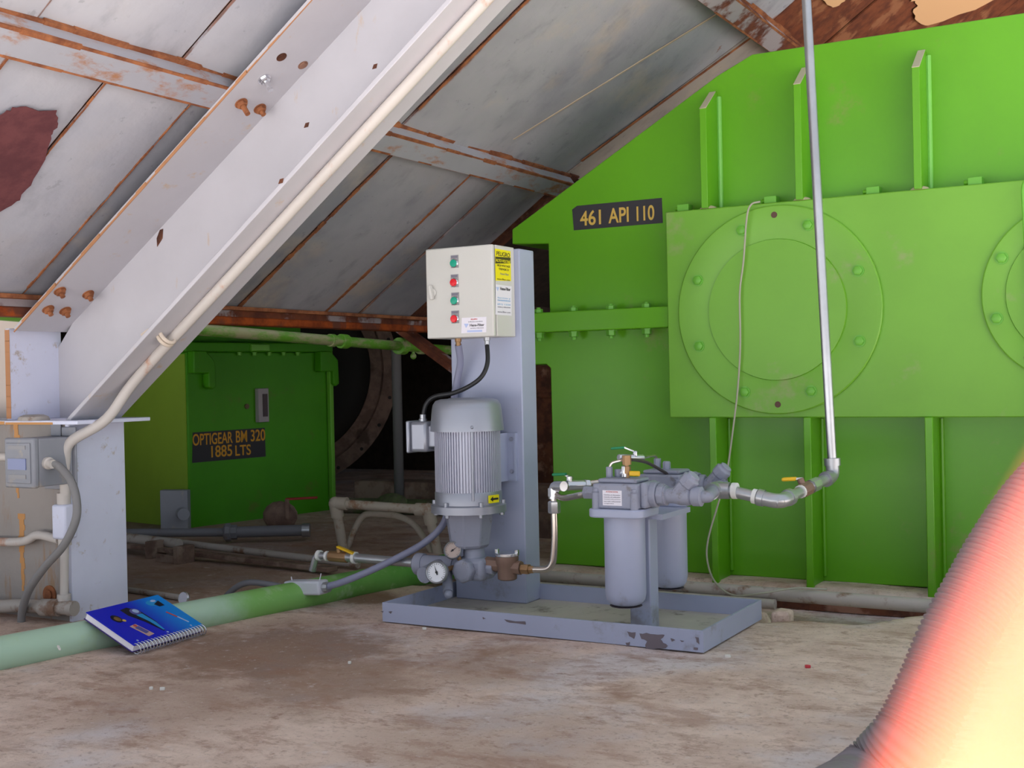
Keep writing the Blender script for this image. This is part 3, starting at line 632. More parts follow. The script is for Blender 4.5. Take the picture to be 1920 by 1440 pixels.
p = pt(735, 945, 'z', .06); tag(obj('pipe_fitting', MB().ball(p, .075, 16, (1.3, 1, .8)).cyl(p-V(.35, 0, .02), p+V(.5, .1, -.02), .045, n=16), 'fit_dusty'), 'dusty green pipe fitting lying behind the pipe frame', 'pipe fitting')
tag(obj('diagonal_brace', strip(-1.3, .98, -.72, .60, 1.95, 2.05, .03), 'rust_patchy'), 'rust-stained diagonal brace in the dark behind the control cabinet', 'brace')

# ================================================================ LOW PIPEWORK LEFT
lp = thing('grey_floor_pipe', 'grey steel pipe with a union lying in front of the left gear unit', 'pipe', pt(430, 997, 'z', .06))
a, b, c = pt(150, 1000, 'z', .05), pt(432, 998, 'z', .05), pt(575, 994, 'z', .05)
obj('pipe', MB().cyl(a, b, .020, n=16).cyl(b, c, .026, n=16), 'pipe_grey', lp); d = (c-b).normalized()
obj('union', MB().lathe([(.03, 0), (.042, .01), (.042, .03), (.034, .035), (.034, .06)], b-d*.03, d, 8), 'pipe_grey', lp); obj('end_cap', MB().cyl(c-d*.02, c+d*.015, .032, n=16), 'galv', lp)
jb = pt(330, 992, 'z', 0); 
j = thing('junction_box', 'small grey junction box with a round knob in front of the left gear unit', 'junction box', jb)
obj('body', MB().obox(jb+V(0, 0, .10), RT, FW, ZP, .14, .06, .20), 'swgrey', j, bevel=.004); q = pt(360, 980, 'z', 0.03)
obj('knob', MB().cyl(jb+V(.03, -.03, .085)+Vector(RT)*.03, jb+V(.07, -.07, .085)+Vector(RT)*.04, .03, n=16), 'swgrey', j)
vr = pt(510, 994, 'z', 0); v_ = thing('red_handled_valve', 'rusty drain valve with a red lever at the base of the left gear unit', 'valve', vr)
obj('body', MB().ball(vr+V(-.03, .1, .06), .10, 14, (1, .7, .75)), 'steel_dusty', v_); obj('stem', MB().cyl(vr+V(.05, .06, .05), vr+V(.05, .06, .15), .012, n=10), 'steel_dusty', v_)
obj('lever', MB().obox(vr+V(.11, .10, .152), V(.85, .5, .03), V(-.5, .85, 0), ZP, .16, .02, .012), 'handle_red', v_, bevel=.003)
r1, r2, r3 = pt(150, 1012, 'z', .04), pt(330, 1035, 'z', .04), pt(625, 1068, 'z', .02)
sr = thing('cable_tray', 'long dusty steel angle rail with brackets on the floor behind the pipes', 'rail', r2)
d = (r3-r1).normalized(); n_ = V(-d.y, d.x, 0)
obj('rail', MB().obox((r1+r3)/2, d, n_, ZP, (r3-r1).length, .05, .018), 'steel_dusty', sr, bevel=.003)
obj('rail_pipe', MB().cyl(r1+n_*.10+V(0, 0, .02), r3+n_*.14+V(0, 0, .0), .015, n=12), 'pipe_old', sr)
for x, y in ((292, 1032), (345, 1042)):
    p = pt(x, y, 'z', .03); obj('bracket', MB().obox(p+V(0, 0, .005), d, n_, ZP, .03, .09, .075), 'steel_dusty', sr, bevel=.004)
obj('bracket_plate', MB().obox(pt(318, 1050, 'z', .01), d, n_, ZP, .16, .012, .04), 'steel_dusty', sr)
p = pt(265, 1012, 'z', .06); tag(obj('pipe_clamp', MB().cyl(p-d*.12, p+d*.25, .022, n=14), 'pipe_old'), 'short dusty pipe lying on the angle rail beside the column', 'pipe')
a, b = pt(200, 1100, 'z', .01), pt(352, 1122, 'z', .012)
lr = thing('floor_rod', 'thin rod with a bright eye end on the floor behind the notebook', 'rod', b); obj('rod', MB().cyl(a, b, .010, n=10), 'pipe_old', lr)
e_ = pt(345, 1122, 'z', .04); obj('eye', MB().lathe([(.010, -.006), (.02, -.006), (.022, 0), (.02, .006), (.010, .006)], e_, Vector(CAM)-e_+V(-3, 0, 0), 18), 'galv_bright', lr)
# pipe frame
pf = thing('pipe_stand', 'dusty galvanized pipe frame with a bent rod inside standing behind the gear pump', 'pipe stand', pt(735, 1038, 'z', 0))
LB, RB = pt(645, 1037, 'z', -.01), pt(822, 1042, 'z', -.01)
fdir = (RB-LB).normalized(); fn_ = (0, 0, 0)
nrm = V(-fdir.y, fdir.x, 0)
LT, RT_ = ptp(629, 944, LB+nrm*-.06, nrm), ptp(803, 956, LB+nrm*-.06, nrm)
obj('leg', MB().cyl(LB, LT, .021, n=16), 'beige_pipe', pf); obj('leg', MB().cyl(RB, RT_, .021, n=16), 'beige_pipe', pf); obj('top_rail', MB().cyl(LT, RT_, .020, n=16), 'beige_pipe', pf)
for T, B, s_ in ((LT, LB, 1), (RT_, RB, -1)):
    mb = MB(); mb.ball(T, .030, 14); mb.cyl(T, T+fdir*s_*.055, .028, n=16); mb.cyl(T, T+(B-T).normalized()*.06, .028, n=16); obj('elbow', mb, 'beige_pipe', pf)
ip = [ptp(x, y, LB+nrm*.02, nrm) for x, y in ((648, 1034), (668, 985), (682, 963), (745, 966), (775, 980), (800, 1015), (814, 1046))]
obj('bent_rod', MB().tube(bend(ip, .06), .014, 12), 'beige_pipe', pf)

# big worn green pipe half sunk in the floor dust
a, b = V(-.69, -1.35, .030), V(-.345, .55, .032); d = (b-a).normalized()
tag(obj('floor_pipe', MB().cyl(a, b+d*.7, .049, n=28), 'pipe_floor'), 'thick worn green pipe lying on the floor under the notebook', 'pipe')
a2 = V(-.5, -.9, 0)

# ================================================================ NOTEBOOK
nb_w, nb_h, nb_t = .285, .20, .022
c0, c1 = pt(252, 1227, 'z', .004), pt(383, 1188, 'z', .004); xd = (c1-c0).normalized()
tl0 = pt(168, 1158, 'z', .088); yd = (tl0-c0); yd = (yd-xd*yd.dot(xd)); nb_h = yd.length; yd.normalize(); nd = xd.cross(yd); nb_w = (c1-c0).length
nb = thing('spiral_notebook', 'bright blue spiral notebook leaning on the worn green pipe', 'notebook', c0)
NP = lambda x, y, z: c0+xd*(x*nb_w)+yd*(y*nb_h)+nd*z
def nbox(x0, x1, y0, y1, z0, z1):
    return MB().hexa([NP(x, y, z) for z in (z0, z1) for y in (y0, y1) for x in (x0, x1)])
s = NT('blue_cover_print'); sp = s.n('ShaderNodeSeparateXYZ'); s.l(s.co.outputs['Generated'], sp.inputs[0])
gv_ = s.n('ShaderNodeVectorMath', operation='DOT_PRODUCT'); dirv = (xd*.8+yd*.35); ext = [abs(xd[i])*nb_w+abs(yd[i])*nb_h for i in range(3)]
gv_.inputs[1].default_value = xd; s.l(s.co.outputs['Object'], gv_.inputs[0])
M['cover'] = s.done(s.mix(s.ramp(s.math('MULTIPLY', gv_.outputs['Value'], 1/nb_w), .45, .95), lin((22, 34, 196)), lin((10, 138, 226))), .3)
obj('page_block', nbox(.01, .99, .06, .985, .002, nb_t-.002), 'nb_page', nb)
obj('back_cover', nbox(0, 1, .05, 1, 0, .002), flat('navy_back_cover', (60, 30, 120), .4), nb)
cv = obj('front_cover', nbox(0, 1, .05, 1, nb_t-.002, nb_t), 'cover', nb)
mb = MB(); nr = 22
for k in range(nr):
    x = .03+.94*k/(nr-1)
    mb.tube([NP(x+.006*math.sin(q/2), .055, nb_t/2)+yd*(math.cos(q)*.016-.004)+nd*(math.sin(q)*.0135) for q in np.linspace(0, 2*math.pi, 14)], .0018, 6)
obj('spiral_binding', mb, 'galv_bright', nb)
def blob(name, pts, m, z, sc=1.): return obj(name, MB().prism([NP(x, y, nb_t+z) for x, y in pts], nd*.0004), m, cv)
def oval(cx, cy, rx, ry, n=14, rot=0.): return [(cx+rx*math.cos(a)*math.cos(rot)-ry*math.sin(a)*math.sin(rot), cy+rx*math.cos(a)*math.sin(rot)+ry*math.sin(a)*math.cos(rot)) for a in np.linspace(0, 2*math.pi, n, endpoint=False)]
M['pr_dark'] = flat('print_navy_black', (20, 22, 40), .35); M['pr_brown'] = flat('print_brown', (120, 92, 50), .35); M['pr_lt'] = flat('print_light', (170, 190, 226), .35); M['pr_cyan'] = flat('print_cyan', (40, 150, 214), .35); M['pr_tan'] = flat('print_tan', (196, 160, 150), .35); M['pr_violet'] = flat('print_violet', (86, 86, 150), .35)
blob('printed_picture', oval(.20, .69, .055, .10, rot=.0), 'pr_dark', .0002); blob('printed_picture', oval(.205, .68, .035, .06), 'pr_brown', .0006); blob('printed_picture', oval(.25, .61, .02, .03), M['stencil'], .0006)
blob('printed_picture', [(.36, .86), (.46, .88), (.55, .74), (.56, .42), (.52, .18), (.50, .18), (.44, .48), (.36, .70)], 'pr_dark', .0002)
blob('printed_picture', oval(.49, .74, .06, .085), 'pr_violet', .0006); blob('printed_picture', oval(.50, .75, .035, .05), 'pr_lt', .0010)
blob('printed_picture', [(.45, .66), (.53, .66), (.545, .4), (.525, .2), (.505, .2), (.49, .45)], 'pr_cyan', .0008)
blob('printed_picture', oval(.80, .84, .075, .075), 'pr_cyan', .0002); blob('printed_picture', [(.80, .80), (.90, .86), (.90, .72), (.83, .72)], 'pr_dark', .0006); blob('printed_picture', oval(.84, .88, .035, .03), 'pr_lt', .0008)
blob('printed_picture', [(.22, .46), (.31, .48), (.36, .17), (.27, .15)], 'pr_tan', .0002); blob('printed_picture', [(.25, .40), (.31, .42), (.335, .24), (.28, .22)], 'pr_violet', .0006); blob('printed_picture', oval(.28, .44, .02, .03), 'red_ink', .0007)
blob('printed_title', [(.80, .56), (.82, .57), (.86, .40), (.84, .39)], 'red_ink', .0003); blob('printed_title', [(.845, .39), (.865, .40), (.90, .22), (.88, .21)], 'pr_lt', .0003)
for x in (.10, .52, .86): blob('printed_dot', oval(x, .13, .012, .018, 8), 'pr_lt', .0003)

# ================================================================ PUMP SKID
sk = thing('pump_skid', 'blue-grey steel drip tray skid with an upright channel post, paint chipped in front', 'skid frame', (.5, .25, 0))
TU, TV, hF = 1.03, .485, .062
mb = MB(); w = .006
mb.box((0, 0, .004), (TU, w, hF)); mb.box((0, TV-w, .004), (TU, TV, hF)); mb.box((0, w, .004), (w, TV-w, hF)); mb.box((TU-w, w, .004), (TU, TV-w, hF)); obj('tray_rim', mb, 'skid', sk)
obj('tray_bottom', MB().box((w, w, .004), (TU-w, TV-w, .012)), 'tray_dust', sk)
def chip(pts): 
    P = [pt(x, y, 'y', -.0004) for x, y in pts]; return P
mb = MB()
for pts in (rag([(1199, 1188), (1212, 1187), (1226, 1190), (1240, 1189), (1247, 1191), (1238, 1199), (1244, 1205), (1252, 1211), (1249, 1216), (1236, 1216), (1224, 1218), (1212, 1217), (1210, 1209), (1214, 1202), (1203, 1197)], 2, .9), rag([(1176, 1184), (1192, 1186), (1190, 1197), (1180, 1192)], 2, 1), rag([(1174, 1205), (1182, 1203), (1180, 1213), (1174, 1212)], 2, 1), rag([(946, 1162), (985, 1166), (985, 1171), (955, 1168)], 2, 1), rag([(905, 1157), (911, 1160), (906, 1161)], 2, .5),
            rag([(1257, 1197), (1266, 1200), (1260, 1203)], 2, .6), rag([(1275, 1200), (1283, 1202), (1278, 1204)], 2, .6), rag([(1304, 1194), (1310, 1196), (1311, 1208), (1306, 1204)], 2, .6), rag([(1300, 1213), (1309, 1214), (1308, 1219), (1301, 1218)], 2, .6), rag([(728, 1147), (736, 1146), (733, 1151)], 2, .5), rag([(714, 1146), (720, 1145), (718, 1149)], 2, .5)):
    obj('paint_chip', MB().prism(chip(pts), (0, -.0006, 0)), 'chip', sk)
# upright channel: back web, two flanges turned away
CU0, CU1, CV0, CV1, CH = .022, .288, .385, .482, 1.148
mb = MB(); tt = .008
mb.prism([V(x, y, .012) for x, y in ((CU0, CV0), (CU1, CV0), (CU1, CV1), (CU1-tt, CV1), (CU1-tt, CV0+tt), (CU0+tt, CV0+tt), (CU0+tt, CV1), (CU0, CV1))], (0, 0, CH-.012))
obj('channel_post', mb, 'skid', sk, bevel=.006)
mb = MB(); mb.box((.747, .165, .012), (.812, .225, .40)); obj('filter_post', mb, 'skid', sk, bevel=.004)
obj('filter_bracket', MB().box((.70, .15, .33), (.86, .36, .345)), 'skid', sk)
p0, p1 = pt(942, 812, 'y', .36), pt(942, 902, 'y', .36)
mb = MB(); xL = p0.x; zt, zb2 = p0.z, p1.z
mb.box((xL, .33, zb2), (xL+.008, CV0, zt)); mb.box((xL, CV0-.008, zb2), (xL+.038, CV0, zt)); mb.box((xL+.034, CV0-.014, zb2), (xL+.040, CV0, zt))
xl_ = .02; obj('motor_bracket', mb, 'skid', sk); obj('motor_bracket', MB().box((.05, .33, zb2), (.058, CV0, zt)), 'skid', sk)
mb = MB()
for z in (zt-.02, zb2+.03): mb.hexbolt(V(xL+.022, CV0-.008, z), (0, -1, 0), .006, .006)
obj('bracket_bolt', mb, 'cast', sk)

# ================================================================ CONTROL CABINET
KU0, KU1, KV0, KV1, KZ0, KZ1 = .022, .269, .245, .385, .866, 1.152
cab = thing('control_cabinet', 'cream control cabinet with two green and two red push buttons on the post', 'control cabinet', (.145, .31, KZ0))
obj('body', MB().box((KU0+.002, KV0+.022, KZ0), (KU1, KV1, KZ1)), 'cream', cab, bevel=.003)
door = obj('door', MB().box((KU0, KV0, KZ0), (KU1, KV0+.016, KZ1)), 'cream', cab, bevel=.004)
obj('door_seal', MB().box((KU0+.008, KV0+.016, KZ0+.006), (KU1-.008, KV0+.022, KZ1-.006)), flat('grey_gasket', (150, 146, 140), .7), cab)
lt = pt(812, 549, 'y', KV0); obj('door_latch', MB().obox(lt+V(0, -.012, 0), V(1, 0, .18), YP, V(-.18, 0, 1), .011, .016, .047).cyl(lt, lt+V(0, -.006, 0), .014, n=16), 'cream', door, bevel=.003)
for i, (x, y, m, nm) in enumerate(((853, 494, 'btn_green', 'green push button'), (853, 530, 'btn_red', 'red push button'), (854, 564, 'btn_green', 'green push button'), (854, 598, 'btn_red', 'red push button'))):
    p = pt(x, y, 'y', KV0); mb = MB()
    mb.box(p+V(-.0135, -.003, -.014), p+V(.0135, 0, .026)); mb.mi = 1; mb.lathe([(.0145, .002), (.0145, .006), (.012, .008)], p, (0, -1, 0), 24); mb.mi = 2; mb.lathe([(.0118, .006), (.0118, .012), (.010, .014), (.001, .0145)], p, (0, -1, 0), 24)
    mb.mi = 3; mb.box(p+V(-.0115, -.0036, .017), p+V(.0115, -.003, .024))
    o = obj('push_button', mb, ['legend', 'chrome', m, 'grey_ink'], door); o['label'] = nm
def sticker(nm, ax, v, px, m, parent, lab):
    P = [pt(x, y, ax, v) for x, y in px]; n_ = (-.0006, 0, 0) if ax == 'x' else (0, .0006, 0); o = obj(nm, MB().prism(P, V(*n_)*-1), m, parent); o['label'] = lab; return o
st = sticker('hazard_sticker', 'x', KU1+.0003, ((929, 526), (958, 527), (957, 471), (928, 466)), 'yellow', cab, 'yellow high voltage warning sticker')
def tx(nm, body, ax, v, x0, y0, x1, y1, m, parent, bold=.01):
    """lettering whose box spans the given corners on the plane"""
    a_, b_, c_ = pt(x0, y0, ax, v), pt(x1, y0, ax, v), pt(x0, y1, ax, v)
    if ax == 'x': b_ = V(a_.x, b_.y, a_.z); xd_ = YP; wd = b_.y-a_.y
    else: xd_ = XP; wd = b_.x-a_.x
    text(nm, body, a_, xd_, ZP, wd, c_.z-a_.z, m, parent, bold=bold, th=.0003)
v0 = KU1+.0011
obj('sticker_bar', MB().prism([pt(x, y, 'x', v0-.0001) for x, y in ((929, 494), (957.5, 494), (957, 483), (929, 481))], (.0003, 0, 0)), flat('olive_black_band', (70, 66, 20), .6), st)
tx('lettering', 'PELIGRO', 'x', v0, 931, 479, 956, 471, 'ink', st); tx('lettering', 'ALTO VOLTAJE', 'x', v0+.0004, 930, 492, 957, 485, 'yellow', st)
tx('lettering', 'HIGH VOLTAGE', 'x', v0, 932, 499, 956, 495, 'ink', st); tx('lettering', 'TRIFASICO', 'x', v0, 935, 506, 954, 502, 'ink', st); tx('lettering', 'Hene-Filter', 'x', v0, 938, 515, 954, 511, 'grey_ink', st, 0); tx('lettering', 'www.filter.com', 'x', v0, 932, 524, 956, 521, 'ink', st, 0)
st = sticker('maker_sticker', 'x', KU1+.0003, ((929, 590), (959, 592), (959, 537), (929, 533)), 'white', cab, 'white service sticker with pale blue lines')
tx('lettering', 'Hene-Filter', 'x', v0, 938, 544, 957, 538, 'ink', st, .02)
for y, s_, m in ((560, 'Servicio y', 'blue_ink'), (564, 'mantenimiento', 'blue_ink'), (572, '(81) 1234', 'blue_ink'), (577, 'ventas y refacciones', 'grey_ink'), (586, 'www.filter.com', 'grey_ink')): tx('lettering', s_, 'x', v0, 933, y, 957, y-3.4, m, st, .005)
obj('sticker_emblem', MB().prism([pt(x, y, 'x', v0) for x, y in ((930, 538), (936, 538.5), (933, 546))], (.0003, 0, 0)), 'pale_blue', st)
st = sticker('maker_sticker', 'y', KV0-.0003, ((865, 625), (912, 623), (912, 594), (866, 596)), 'white', door, 'small white sticker on the cabinet door')
v1 = KV0-.0011
tx('lettering', 'Hene-Filter', 'y', v1, 881, 612.5, 908, 607.5, 'ink', st, .02); tx('lettering', 'EQUIPO', 'y', v1, 883, 600.5, 895, 597.5, 'red_ink', st, .03); tx('lettering', 'de filtracion y recirculacion', 'y', v1, 878, 605, 905, 602.5, 'grey_ink', st); tx('lettering', 'servicio y refacciones', 'y', v1, 882, 617, 907, 614.5, 'grey_ink', st)
obj('sticker_emblem', MB().prism([pt(x, y, 'y', v1) for x, y in ((870, 607), (879, 607), (874, 615))], (0, -.0003, 0)), 'pale_blue', st); obj('sticker_band', MB().prism([pt(x, y, 'y', v1) for x, y in ((876, 623), (904, 622), (904, 618.5), (876, 619.5))], (0, -.0003, 0)), 'pale_blue', st)
gl = []
for x, m in ((859, 'brass'), (913, 'galv')):
    p = pt(x, 636, 'y', .32); p.z = KZ0; gl.append(p); mb = MB(); mb.lathe([(.011, 0), (.011, .010), (.0085, .011), (.0085, .024)], p, (0, 0, -1), 10); obj('cable_gland', mb, m, cab)
# ================================================================ ELECTRIC MOTOR
MU, MV = .162, .25
mo = thing('electric_motor', 'upright silver finned electric motor with a domed fan cover', 'electric motor', (MU, MV, .32))
O = V(MU, MV, 0)
obj('fan_cover', MB().lathe([(.001, .676), (.055, .676), (.06, .674), (.082, .673), (.098, .668), (.107, .655), (.110, .640), (.116, .578), (.116, .573), (.108, .573)], O, ZP, 56), 'motor', mo, smooth=40)
mb = MB(); mb.lathe([(.0975, .375), (.0975, .58)], O, ZP, 60); nf = 72
cdir = math.atan2(CAM[1]-MV, CAM[0]-MU)
for k in range(nf):
    a = 2*math.pi*k/nf; r = V(math.cos(a), math.sin(a), 0); tdir = V(-r.y, r.x, 0); big = abs(((a-cdir+math.pi) % (2*math.pi))-math.pi) < .22
    mb.obox(O+r*.097+V(0, 0, .4755), r, tdir, ZP, .014, .0060 if big else .0036, .201)
obj('finned_body', mb, 'motor_fin', mo)
a = cdir+.13; r = V(math.cos(a), math.sin(a), 0); obj('tie_rod', MB().cyl(O+r*.107+V(0, 0, .36), O+r*.107+V(0, 0, .585), .0042, n=8).ball(O+r*.113+V(0, 0, .587), .006, 8), 'motor', mo)
obj('end_flange', MB().lathe([(.104, .385), (.106, .380), (.106, .345), (.119, .341), (.119, .318), (.07, .318)], O, ZP, 56), 'motor', mo, smooth=40)
for k in range(6):
    a = cdir+.35+k*math.pi/3; r = V(math.cos(a), math.sin(a), 0); obj('flange_bolt', MB().hexbolt(O+r*.105+V(0, 0, .318), (0, 0, -1), .008, .012).cyl(O+r*.110+V(0, 0, .341), O+r*.110+V(0, 0, .355), .007, n=8), 'motor', mo)
tx0 = pt(770, 790, 'y', .23); z0, z1 = pt(790, 846, 'y', .23).z, pt(790, 790, 'y', .23).z
tb = obj('terminal_box', MB().box((-.013, .185, z0), (.050, .27, z1)), 'motor', mo, bevel=.010); obj('terminal_neck', MB().box((.045, .20, z0+.015), (.085, .265, z1-.012)), 'motor', mo, bevel=.004)
obj('terminal_lid', MB().box((-.025, .180, z0-.003), (-.012, .275, z1+.003)), 'motor', tb, bevel=.004)
tg = pt(793, 787, 'y', .225); tg.z = z1; obj('cable_gland', MB().lathe([(.013, -.004), (.013, .008), (.010, .009), (.010, .022)], tg, ZP, 10), 'galv', tb)
a = cdir+.80; r = V(math.cos(a), math.sin(a), 0); tdir = V(-r.y, r.x, 0); pc = O+r*.108+V(0, 0, .363)
al = obj('arrow_sticker', MB().obox(pc, tdir, ZP, r, .044, .024, .004), 'yellow', mo); al['label'] = 'yellow rotation arrow sticker'
mb = MB(); q = pc+r*.0026
mb.prism([q-tdir*.018, q-tdir*.006+ZP*.008, q-tdir*.006+ZP*.003, q+tdir*.018+ZP*.003, q+tdir*.018-ZP*.003, q-tdir*.006-ZP*.003, q-tdir*.006-ZP*.008], r*.0006); obj('arrow', mb, 'ink', al)
bh = obj('bell_housing', MB().lathe([(.078, .320), (.076, .30), (.064, .215), (.055, .205), (.04, .204)], O, ZP, 8, rot=.3), 'cast', mo, smooth=20, bevel=.004)
# black cable and grey conduit
tag(obj('motor_cable', MB().tube(spline([gl[1]+V(0, 0, -.02), pt(914, 680, 'y', .30), pt(903, 706, 'y', .28), pt(880, 724, 'y', .26), pt(850, 737, 'y', .25), pt(815, 744, 'y', .24), pt(799, 758, 'y', .23), tg+V(0, 0, .015)], 8), .0072, 12), 'black'), 'black cable from the cabinet curving to the motor terminal box', 'cable')
fc = [gl[0]+V(0, 0, -.02), pt(863, 680, 'y', .345), pt(856, 720, 'y', .36), pt(852, 760, 'y', .37), V(.06, .368, .45), V(.03, .362, .35), pt(838, 965, 'y', .34), pt(826, 990, 'y', .31), pt(795, 1018, 'y', .28), pt(745, 1046, 'y', .22), pt(690, 1072, 'y', .17), pt(640, 1092, 'y', .13), pt(612, 1100, 'y', .12)]
tag(obj('flexible_conduit', MB().tube(spline(fc, 8), .0115, 14), 'conduit'), 'blue-grey flexible conduit dropping behind the motor to the white box', 'conduit')
be, bs = pt(606, 1101, 'y', .12), pt(543, 1101, 'y', .12)
ib = thing('inline_box', 'small whitish conduit outlet box resting on the green floor pipe', 'junction box', (be+bs)/2)
d = (bs-be).normalized(); sd = V(-d.y, d.x, 0).normalized()
obj('body', MB().obox((be+bs)/2, d, sd, d.cross(sd), (bs-be).length*1.05, .055, .046), paint('whitish_casting', (206, 208, 218), .5, .05), ib, bevel=.007)
obj('hub', MB().cyl(be+d*.004, be-d*.024, .017, n=10).cyl(bs-d*.004, bs+d*.026, .016, .011, n=12), 'galv', ib)
obj('cable_tie', MB().obox(be+d*.012+V(0, 0, .03), V(.3, 0, 1), YP, V(1, 0, -.3), .032, .003, .002).obox(bs-d*.01+V(0, 0, .026), V(-.2, 0, 1), YP, V(1, 0, .2), .018, .003, .002), 'white', ib)
tag(obj('old_conduit', MB().tube(spline([bs+d*.02, pt(500, 1095, 'y', .12), pt(470, 1092, 'y', .12), pt(448, 1098, 'y', .12), pt(428, 1114, 'y', .12), pt(410, 1135, 'y', .10)], 7), .0105, 12), 'pipe_grey'), 'grey cable leaving the white box and dipping behind the green pipe', 'cable')

# ================================================================ GEAR PUMP, GAUGES, STRAINER
gpz = .147; gpu = thing('gear_pump', 'dark grey cast gear pump hanging under the motor', 'pump', (MU+.015, MV, .1))
PU = .178
obj('neck', MB().lathe([(.030, .208), (.034, .196), (.034, .176), (.040, .168), (.040, .15)], V(PU, MV, 0), ZP, 24), 'cast', gpu)
obj('body', MB().box((PU-.055, MV-.045, .106), (PU+.055, MV+.045, .176)), 'cast', gpu, bevel=.014)
obj('end_cover', MB().lathe([(.038, 0), (.038, .02), (.03, .028)], V(PU-.005, MV-.045, gpz-.008), (0, -1, 0), 8), 'cast', gpu, bevel=.004)
obj('port', MB().cyl((PU+.05, MV, gpz), (PU+.075, MV, gpz), .026, n=8), 'cast', gpu, bevel=.003)
obj('port', MB().cyl((PU-.05, MV, gpz-.005), (PU-.10, MV, gpz-.003), .028, n=8), 'cast', gpu, bevel=.003)
q = pt(782, 1057, 'y', .25); q2 = V(PU-.10, MV, gpz-.003)
obj('reducing_tee', MB().cyl(q2+V(.03, 0, 0), q, .030, n=20).lathe([(.033, 0), (.036, .01), (.036, .028), (.03, .034)], q+V(.03, 0, 0), q-q2, 20).cyl(V(.06, .25, gpz-.005), V(.06, .14, gpz-.02), .026, n=18), 'cast', gpu, smooth=30)
obj('drain_stub', MB().cyl(V(.095, .22, gpz-.02), V(.135, .16, .075), .016, n=12).ball(V(.14, .155, .07), .014, 10), 'cast', gpu)
def gauge(label, c, n_, R, face, m_b, stem, ang):
    g_ = thing('pressure_gauge', label, 'gauge', c, 0, 'gauges on the gear pump'); n_ = Vector(n_).normalized(); x_, y_, z_ = basis(n_)
    obj('case', MB().lathe([(R*.7, -.028), (R*.94, -.022), (R, -.006), (R*1.08, 0), (R*1.08, .008), (R*.98, .012), (R*.9, .010), (R*.88, .004)], c, n_, 36), m_b, g_, smooth=40)
    di = obj('dial', MB().lathe([(R*.9, .002), (R*.9, .0055), (.001, .0056)], c, n_, 36), face, g_)
    r_ = Vector(RT)-n_*Vector(RT).dot(n_); r_.normalize(); u_ = n_.cross(r_)
    dd = r_*math.cos(ang)+u_*math.sin(ang); sd_ = n_.cross(dd)
    obj('needle', MB().prism([c+n_*.0075-dd*R*.25+sd_*R*.07, c+n_*.0075+dd*R*.72, c+n_*.0075-dd*R*.25-sd_*R*.07], n_*.0008).lathe([(R*.12, .0072), (R*.12, .009)], c, n_, 12), 'ink', g_)
    mb = MB()
    for k in range(19):
        a = math.radians(225-270*k/18); e = r_*math.cos(a)+u_*math.sin(a); mb.obox(c+n_*.0062+e*R*.76, e, n_.cross(e), n_, R*(.16 if k % 3 == 0 else .09), R*.035, .0006)
    obj('scale', mb, 'ink', di)
    obj('stem', MB().tube(stem, .0075, 10), 'brass', g_); return g_
toc = Vector(CAM)-V(.08, .2, .15)
c = pt(849, 1032, 'y', .19); gauge('smaller tan-faced pressure gauge just below the motor bell housing', c, toc.normalized()+V(-.1, 0, .06), .0265, 'tan_face', 'galv', [c+V(.012, .012, -.02), c+V(.02, .02, -.045), c+V(.035, .045, -.055)], .65)
c = pt(820, 1073, 'y', .13); gauge('larger white-faced pressure gauge hanging left of the gear pump', c, toc.normalized()+V(-.35, .0, -.02), .033, 'white_face', 'galv', [c+V(.005, .03, 0), c+V(.012, .07, .005), V(.06, .22, gpz-.02)], 1.9)
# strainer
sx = pt(951, 1063, 'y', MV)
sn = thing('brass_strainer', 'brown bronze strainer bowl with a bright clamp on top, right of the gear pump', 'strainer', sx)
obj('bowl', MB().lathe([(.024, -.040), (.030, -.036), (.031, .0), (.034, .010), (.036, .024), (.036, .034)], sx, ZP, 28), 'bronze', sn)
obj('cap', MB().lathe([(.037, .034), (.037, .044), (.02, .046)], sx, ZP, 28).box(sx+V(-.041, -.006, .036), sx+V(-.030, .006, .055)).box(sx+V(.030, -.006, .036), sx+V(.041, .006, .055)), 'chrome', sn, bevel=.002)
obj('port', MB().cyl(sx+V(-.075, 0, .006), sx+V(-.02, 0, .004), .023, n=8), 'bronze', sn, bevel=.002)
obj('port', MB().cyl(sx+V(.02, 0, 0), sx+V(.05, 0, 0), .022, n=8), 'bronze', sn, bevel=.002)
un = pt(985, 1067, 'y', MV)
obj('union', MB().cyl(sx+V(.045, 0, 0), un+V(.005, 0, 0), .011, n=12).cyl(un+V(-.012, 0, 0), un+V(.014, 0, 0), .016, n=6).cyl(un+V(.014, 0, 0), un+V(.03, 0, 0), .012, n=6), 'brass', sn)
# ================================================================ SUCTION LINE LEFT
sl = thing('drain_line', 'grey pipe with a curved spout and yellow-levered valve left of the gauges', 'pipe', pt(665, 1046, 'y', .25))
A = pt(785, 1056, 'y', .25); B = pt(668, 1046, 'y', .25); d = (B-A).normalized()
obj('pipe', MB().cyl(A, B, .0155, n=16), 'galv', sl); obj('tape_ring', MB().cyl(B+d*.0, B+d*.012, .020, n=16), 'teflon', sl)
C_ = pt(618, 1043, 'y', .25)
obj('nipple', MB().cyl(B, B+d*.05, .016, n=16).cyl(C_-d*.0, C_+d*.05, .013, n=16), 'galv', sl)
vm = pt(636, 1044, 'y', .25); vv = obj('ball_valve', MB().cyl(vm-d*.035, vm+d*.04, .019, n=8).cyl(vm, vm+ZP*.03, .010, n=12), 'brass', sl, bevel=.003)
hd = pt(647, 1037, 'y', .25); obj('valve_lever', MB().obox(vm+ZP*.026-d*.035+V(0, -.01, 0), -d+V(0, 0, -.28), YP, ZP, .07, .018, .008), 'handle_yellow', vv, bevel=.003)
e0, e1, e2 = C_+d*.045, pt(592, 1044, 'y', .25), pt(587, 1064, 'y', .25)
